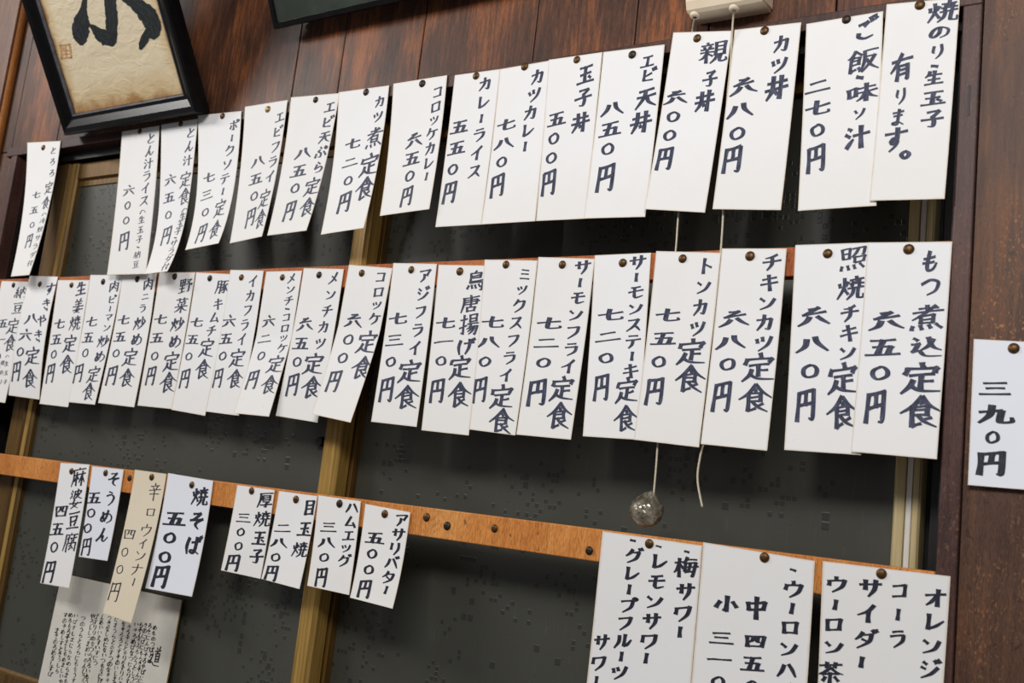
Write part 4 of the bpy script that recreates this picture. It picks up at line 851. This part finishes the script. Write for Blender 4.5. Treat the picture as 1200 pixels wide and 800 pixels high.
c1 = [Vector((holes[0].x, holes[0].y, zsw)), at(811.5, 36, -.002), at(808, 75, yc), at(795, 250, yc), at(792, 292, yc), at(782, 400, yc), at(772, 505, yc), at(769, 545, yc), at(766, 580, yc)]
cord1 = MB().tube(cord_path(c1), .0011, 8).build('pull_cord', M['cord'], sw, smooth=True)
c2 = [Vector((holes[1].x, holes[1].y, zsw)), at(858.5, 30, -.0105), at(855.8, 78, -.0025), at(852, 120, yc), at(848, 235, yc), at(845, 290, yc), at(836, 400, yc), at(828, 500, yc), at(820.5, 535, yc), at(817.5, 562, yc), at(823, 594, yc)]
MB().tube(cord_path(c2), .0012, 8).build('pull_cord', M['cord'], sw, smooth=True)
# the knob on the end: a ball done up in clear wrap, tied at the top
kc = at(758, 598, yc)
kr = (at(776, 598, yc) - at(740, 598, yc)).length / 2 * .97
bm = bmesh.new()
bmesh.ops.create_icosphere(bm, subdivisions=4, radius=1)
for v_ in bm.verts:
    p = v_.co.copy()
    d = 1 + .06 * noise.noise(p * 2.1) + .09 * abs(noise.noise(p * 4.1 + Vector((3, 1, 0))))
    up = max(0, p.z - .55) / .45
    p2 = p * d
    p2.x *= 1.06
    p2.x += up * .10
    p2.z += up ** 2 * .16
    ang = math.atan2(p.y, p.x)
    p2.x *= 1 - .10 * up * (1 + math.sin(9 * ang))
    p2.y *= 1 - .10 * up * (1 + math.sin(9 * ang))
    v_.co = kc + p2 * kr * .97
mb = MB()
mb.add_bm(bm)
ball = mb.build('wrapped_knob', M['wrap'], cord1, smooth=False)
mb = MB()
kt = at(766, 581, yc)
for dx, dz, r in ((-.006, .001, .002), (.0025, .001, .0018), (-.003, .004, .0016)):
    mb.tube([kt + Vector((0, -.001, -.003)), kt + Vector((dx * .5, -.002, dz * .6)), kt + Vector((dx, -.0025, dz + .001))], .0012, 6, r)
mb.build('wrap_tail', M['wrap'], cord1)
# ------------------------------------------------------------------ handwriting
def read_glyphs(txt):
    g = {}
    for line in txt.strip().split('\n'):
        ch, rest = line[0], line[2:]
        st = []
        for s in rest.split(' / '):
            smooth = s.startswith('~')
            pts = [(int(p[:2]), int(p[2:])) for p in s.lstrip('~').split()]
            st.append((smooth, pts))
        g[ch] = st
    return g


GLYPHS = read_glyphs(GLYPH_TEXT)


def strokes(ch, rnd):
    """centre lines of one character with a hand's wobble: lists of (x, y, taper)"""
    out = []
    jx = [rnd.uniform(-2.2, 2.2) for _ in range(4)]
    for smooth, pts in GLYPHS.get(ch, []):
        pts = [(x + rnd.uniform(-2, 2) + jx[0], y + rnd.uniform(-2, 2) - .13 * (x - 50)) for x, y in pts]
        if smooth and len(pts) > 2:
            q = []
            closed = math.dist(pts[0], pts[-1]) < 9
            n = len(pts)
            for i in range(n - 1):
                a, b, c, d = pts[max(i - 1, 0)], pts[i], pts[i + 1], pts[min(i + 2, n - 1)]
                if closed and i == 0:
                    a = pts[-2]
                if closed and i == n - 2:
                    d = pts[1]
                for k in range(6):
                    u = k / 6
                    q.append(tuple(.5 * (2 * b[j] + (c[j] - a[j]) * u + (2 * a[j] - 5 * b[j] + 4 * c[j] - d[j]) * u * u + (3 * b[j] - a[j] - 3 * c[j] + d[j]) * u ** 3) for j in (0, 1)))
            q.append(pts[-1])
            m = len(q) - 1
            out.append([(x, y, 1 if closed else (1.05 - .5 * max(0, i / m - .55) / .45)) for i, (x, y) in enumerate(q)])
        else:
            for a, b in zip(pts[:-1], pts[1:]):
                L = math.dist(a, b)
                k = max(2, int(L / 14) + 1)
                bow = rnd.uniform(-1.6, 1.6)
                seg = []
                for i in range(k + 1):
                    u = i / k
                    w = bow * 4 * u * (1 - u)
                    seg.append((a[0] + (b[0] - a[0]) * u - (b[1] - a[1]) / (L + 1) * w, a[1] + (b[1] - a[1]) * u + (b[0] - a[0]) / (L + 1) * w, 1.12 - .22 * math.sin(math.pi * min(1, u * 1.1))))
                out.append(seg)
    return out


NIB_A, NIB_B = 9.4, 5.0     # half width of the nib across and down, in hundredths of a character


def write_char(ch, place, sx, sy, wt, rnd, acc, lift0):
    """append one character's ink to acc = (verts, faces, uvs); place(dx, dy, lift) gives the 3D point"""
    V, F, U = acc
    st = strokes(ch, rnd)
    dens = min(1.0, (5.2 / max(1, len(st))) ** .43) * wt
    asp = sy / sx
    for j, seg in enumerate(st):
        n = len(seg)
        b = len(V)
        ro = rnd.uniform(0, 40)
        run = 0
        # square ends: push the ends out a little along the stroke
        seg = list(seg)
        for e, o in ((0, 1), (n - 1, n - 2)):
            dx, dy = seg[e][0] - seg[o][0], seg[e][1] - seg[o][1]
            L = math.hypot(dx, dy) or 1
            k = NIB_B * dens * .75
            seg[e] = (seg[e][0] + dx / L * k, seg[e][1] + dy / L * k, seg[e][2])
        for i in range(n):
            p0, p1 = seg[max(i - 1, 0)], seg[min(i + 1, n - 1)]
            dx, dy = p1[0] - p0[0], (p1[1] - p0[1])
            L = math.hypot(dx, dy) or 1
            dx, dy = dx / L, dy / L
            hw = math.hypot(NIB_A * dy, NIB_B * dx) * dens * seg[i][2]
            run += math.dist(seg[i][:2], seg[max(i - 1, 0)][:2])
            for s in (-1, 1):
                x, y = seg[i][0] - dy * hw * s, seg[i][1] + dx * hw * s
                V.append(place((x - 50) / 88 * sx, (y - 50) / 88 * sy, lift0 + j * .000006))
                U.append((s * .5 + ro, ro + run * .03))
        for i in range(n - 1):
            F.append([b + 2 * i, b + 2 * i + 1, b + 2 * i + 3, b + 2 * i + 2])


ADV = {'ー': .78, '・': .55, 'ッ': .8, '一': .75, '（': .6, 'ィ': .8}

# ------------------------------------------------------------------ thumbtacks: one mesh per finish, shared by its copies
def tack_mesh(name, mat):
    prof = [(0, .0027), (.0016, .00262), (.0030, .0023), (.0042, .0017), (.0049, .0010), (.0053, .0003), (.0052, 0.0), (.0045, -.0001)]
    v, f = [Vector((0, -prof[0][1], 0))], []
    n = 20
    for r, h in prof[1:]:
        for k in range(n):
            a = 2 * math.pi * k / n
            v.append(Vector((r * math.cos(a), -h, r * math.sin(a))))
    for k in range(n):
        f.append([0, 1 + k, 1 + (k + 1) % n])
    for j in range(len(prof) - 2):
        for k in range(n):
            f.append([1 + j * n + k, 1 + (j + 1) * n + k, 1 + (j + 1) * n + (k + 1) % n, 1 + j * n + (k + 1) % n])
    f.append([1 + (len(prof) - 2) * n + k for k in range(n)])
    me = bpy.data.meshes.new(name)
    me.from_pydata([tuple(q) for q in v], [], f)
    for p in me.polygons:
        p.use_smooth = True
    me.materials.append(mat)
    return me


TACKS = [tack_mesh('thumbtack', M[k]) for k in ('bronze', 'dark_tack', 'pale_tack')]
TNAME = ('bronze', 'blackened', 'pale brass')
rt = random.Random(5)


def tack(pos, kind, label):
    o = bpy.data.objects.new('thumbtack', TACKS[kind])
    COL.objects.link(o)
    o.location = pos
    o.rotation_euler = (rt.uniform(-.06, .06), rt.uniform(0, 6), rt.uniform(-.06, .06))
    k = rt.uniform(.94, 1.06)
    o.scale = (k, k, k)
    tag(o, label, 'thumbtack', 'domed thumbtacks')


# ------------------------------------------------------------------ the paper strips
def prof_fn(h, p):
    if h < 0:      # belly: swells in the middle, comes back a little at the foot
        return lambda t: math.sin(math.pi * min(1, t * 1.0)) * .75 + .35 * t
    return lambda t: (max(0.0, t - h) / (1 - h)) ** p


KIND_TACK = {'玉子丼': 0}
SHINGLE = .0011


def make_strip(k, rec):
    eng, jp, yen, row, q, tk, w0, c, h, p, kind, wt, segs = rec
    fn = prof_fn(h, p)
    e1 = fn(1.0)
    lift = lambda s, t: w0 + SHINGLE * (1 - s) + c * fn(t)
    TL = at(q[0], q[1], -lift(0, 0))
    TR = at(q[2], q[3], -lift(1, 0))
    BR = at(q[4], q[5], -lift(1, 1))
    BL = at(q[6], q[7], -lift(0, 1))
    rnd = random.Random(k * 13 + 5)
    ph, amp = rnd.uniform(0, 6), rnd.uniform(.0002, .0005)

    def surf(s, t, up=0.0):
        a, b = TL.lerp(TR, s), BL.lerp(BR, s)
        P = a.lerp(b, t)
        y = -(lift(s, t) + amp * math.sin(ph + 3 * s + 4 * t) * t * min(1, c * 300))
        # unit normal of the sheet, from its slope down the strip
        H = (a - b).length or 1
        dy = (lift(s, min(1, t + .02)) - lift(s, max(0, t - .02))) / (H * (min(1, t + .02) - max(0, t - .02)))
        nv = Vector((0, -1, -dy)).normalized()
        return Vector((P.x, y, P.z)) + nv * up

    W = ((TR - TL).length + (BR - BL).length) / 2
    Hh = ((TL - BL).length + (TR - BR).length) / 2
    nx, nz, th = 6, 30, .0003
    V, F, U = [], [], []
    for up in (0, -th):
        for j in range(nz + 1):
            for i in range(nx + 1):
                V.append(surf(i / nx, j / nz, up))
                U.append((i / nx, j / nz))
    n1_ = (nx + 1) * (nz + 1)
    for j in range(nz):
        for i in range(nx):
            a = j * (nx + 1) + i
            F.append([a, a + nx + 1, a + nx + 2, a + 1])
            F.append([n1_ + a, n1_ + a + 1, n1_ + a + nx + 2, n1_ + a + nx + 1])
    rim = [i for i in range(nx + 1)] + [j * (nx + 1) + nx for j in range(1, nz + 1)] + [nz * (nx + 1) + i for i in range(nx - 1, -1, -1)] + [j * (nx + 1) for j in range(nz - 1, 0, -1)]
    base = len(V)
    V += [V[a].copy() for a in rim] + [V[n1_ + a].copy() for a in rim]      # the cut edge has vertices of its own, so the sheet shades flat
    U += [U[a] for a in rim] * 2
    m_ = len(rim)
    for a in range(m_):
        b = (a + 1) % m_
        F.append([base + a, base + b, base + m_ + b, base + m_ + a])

    def solve(px, py):
        s, t = .5, .5
        for _ in range(14):
            x, y = proj(surf(s, t))
            xs, ys = proj(surf(s + .01, t))
            xt, yt = proj(surf(s, t + .01))
            a, b, c_, d = (xs - x) * 100, (xt - x) * 100, (ys - y) * 100, (yt - y) * 100
            det = a * d - b * c_ or 1e-9
            ex, ey = px - x, py - y
            s += max(-.4, min(.4, (ex * d - ey * b) / det))
            t += max(-.4, min(.4, (a * ey - c_ * ex) / det))
            s, t = max(-.5, min(1.5, s)), max(-.5, min(1.9, t))
        return s, t, math.hypot(a, c_) / W, math.hypot(b, d) / Hh     # and pixels per metre across and down

    name = 'price_tag' if row == 'right' else 'menu_strip'
    o = mesh_obj(name, V, F, M[kind], None, origin=(TL + TR) / 2, uvs=U)
    for p_ in o.data.polygons:
        p_.use_smooth = p_.index < 2 * nx * nz
    where = {'top': 'in the top row', 'middle': 'in the middle row', 'bottom': 'in the bottom row', 'right': ''}[row]
    if row == 'right':
        tag(o, 'white price paper reading 三九〇円 on the brown plywood wall at far right', 'price tag')
    elif yen:
        tag(o, f'paper menu strip {where} reading {jp} ({eng}, {yen} yen)', 'menu strip', f'handwritten menu strips {where}')
    else:
        tag(o, f'paper menu strip {where} reading {jp} ({eng})', 'menu strip', f'handwritten menu strips {where}')
    # ink, one mesh per column
    acc = {}
    EPS = .004
    for (colk, text, x0, y0, x1, y1, gw, gh) in segs:
        A = acc.setdefault(colk, ([], [], []))
        adv = [ADV.get(ch, 1) for ch in text]
        pos, run = [], 0
        for i, a_ in enumerate(adv):
            if i:
                run += (adv[i - 1] + a_) / 2
            pos.append(run)
        for i, ch in enumerate(text):
            u = pos[i] / run if run else 0
            px, py = x0 + (x1 - x0) * u, y0 + (y1 - y0) * u
            s0, t0, mx, my = solve(px, py)
            fx, fy = gw / mx, gh / my
            big = .93 if ch in '定食円' else .86
            fx, fy = fx * big, fy * big
            if ch == '六' and px > 330:
                ch = '6'
            if ch in 'ー' :
                fy *= .72
            elif ch == 'ッ':
                fx, fy = fx * .82, fy * .75
            elif ch == '〇':
                fx, fy = fx * .76, fy * 1.06
            rot = rnd.uniform(-.03, .03)
            def place(dx, dy, up, s0=s0, t0=t0, rot=rot):
                x_ = dx - dy * rot
                y_ = dy + dx * rot
                s_ = max(EPS, min(1 - EPS, s0 + x_ / W))
                t_ = max(EPS, min(1 - EPS, t0 + y_ / Hh))
                return surf(s_, t_, up)
            if t0 > 1.02 or t0 < -.02 or s0 < -.3 or s0 > 1.3:
                continue
            write_char(ch, place, fx, fy, wt * (1.9 if ch == '・' else 1) * (.92 if colk in 'nm' and row == 'top' and wt < 1 else 1), rnd, A, .00028)
    names = {'d': 'dish_lettering', 'p': 'price_lettering', 'n': 'note_lettering', 'm': 'second_dish_lettering', 'q': 'second_dish_lettering'}
    if not yen:
        names.update(n='dish_lettering', m='dish_lettering', q='dish_lettering')
    dark = row in ('bottom', 'right')

    for colk, (v, f, u) in acc.items():
        if v:
            mesh_obj(names[colk], v, f, M['ink_dark' if dark else 'ink'], o, uvs=u)
    # its thumbtack, sitting on the sheet
    s0, t0, _, _ = solve(*tk)
    kd = {'エビ天丼': 1, 'ご飯・味ソ汁': 1, '納豆定食': 1, '肉ニラ炒め定食': 1, '野菜炒め定食': 1, '豚キムチ定食': 1, 'メンチカツ定食': 1, 'カツ煮定食': 1, 'エビフライ定食': 2, 'ハムエッグ': 1, 'エビ天ぷら定食': 1, 'コロッケカレー': 1, '肉ピーマン炒め定食': 1}.get(jp, 0)
    tack(surf(s0, t0, .0001), kd, f'{TNAME[kd]} thumbtack pinning the {jp} paper ({eng})')
    return o


for k, rec in enumerate(STRIPS):
    make_strip(k, rec)

# bare tacks left in the lower batten
for (x, y, kd, lb) in ((500, 606, 0, 'bronze thumbtack alone in the orange batten, nearest the アサリバター strip'),
                       (524, 616, 1, 'blackened bare thumbtack in the orange batten, lowest of the close pair'),
                       (579.5, 619, 0, 'bronze thumbtack alone in the middle of the bare orange batten'),
                       (690.5, 645, 1, 'blackened bare thumbtack in the orange batten beside the large drinks paper'),
                       (152, 560, 1, 'blackened bare thumbtack between the そうめん and 辛口ウィンナー strips')):
    tack(at(x, y, -.0001), kd, lb)

# ------------------------------------------------------------------ the card with a hand-lettered verse leaning on the glass
ytop, ybot = .036, .012
cTL, cTR = at(72.5, 671.5, ytop), at(213, 703, ytop)
cBL = at(27.6, 880, ybot)
cBR = cTR + cBL - cTL
def card(s, t, up=0.0):
    P = cTL.lerp(cTR, s).lerp(cBL.lerp(cBR, s), t)
    return P + Vector((0, -1, 0)) * up
V = [card(*q, 0) for q in ((0, 0), (1, 0), (1, 1), (0, 1))] + [card(*q, -.0026) for q in ((0, 0), (1, 0), (1, 1), (0, 1))]
cd_o = mesh_obj('verse_card', V, [[0, 3, 2, 1], [4, 5, 6, 7]], M['card'], None, origin=cBL.lerp(cBR, .5))
tag(cd_o, 'grey square card with a brush-lettered verse leaning at the bottom left of the window', 'card')
mesh_obj('gilt_edge', V, [[0, 1, 5, 4], [1, 2, 6, 5], [2, 3, 7, 6], [3, 0, 4, 7]], M['card_edge'], cd_o)
CW_, CH_ = (cTR - cTL).length, (cBL - cTL).length
def card_solve(px, py):
    s, t = .5, .4
    for _ in range(10):
        x, y = proj(card(s, t)); xs, ys = proj(card(s + .01, t)); xt, yt = proj(card(s, t + .01))
        a, b, c_, d = (xs - x) * 100, (xt - x) * 100, (ys - y) * 100, (yt - y) * 100
        det = a * d - b * c_
        ex, ey = px - x, py - y
        s += (ex * d - ey * b) / det
        t += (a * ey - c_ * ex) / det
    return s, t, math.hypot(a, c_) / CW_, math.hypot(b, d) / CH_
rv = random.Random(21)
acc = ([], [], [])
def card_char(ch, px, py, gw, gh, wt):
    s0, t0, mx, my = card_solve(px, py)
    if not (.02 < s0 < .98 and .02 < t0 < .98):
        return
    write_char(ch, lambda dx, dy, up: card(s0 + dx / CW_, t0 + dy / CH_, up), gw / mx, gh / my, wt, rv, acc, .0003)
card_char('道', 182, 770, 11, 22, .95)
SOFT = 'いなにるしとのりすもつめそうらんきまやろば'
for i, (x, y) in enumerate(((882, 410), (850, 400), (822, 395), (793, 392), (762, 390), (715, 410), (680, 385), (636, 360), (592, 350), (545, 345), (508, 340), (483, 338), (425, 350), (376, 335), (345, 330), (312, 330), (255, 430))):
    n = (7, 22, 24, 24, 24, 22, 24, 24, 24, 10, 20, 24, 22, 12, 14, 11, 9)[i]
    step = rv.uniform(32, 38)
    for k in range(n):
        ch = rv.choice(SOFT)
        X = 20 + (x - .155 * step * k) / 5.4545
        Y = 660 + (y + step * k) / 5.4545
        card_char(ch, X + rv.uniform(-.4, .4), Y, rv.uniform(4.2, 5.8), rv.uniform(5.2, 7), rv.uniform(.6, 1.05))
mesh_obj('verse_lettering', acc[0], acc[1], M['pen'], cd_o, uvs=acc[2])
bpy.context.view_layer.update()
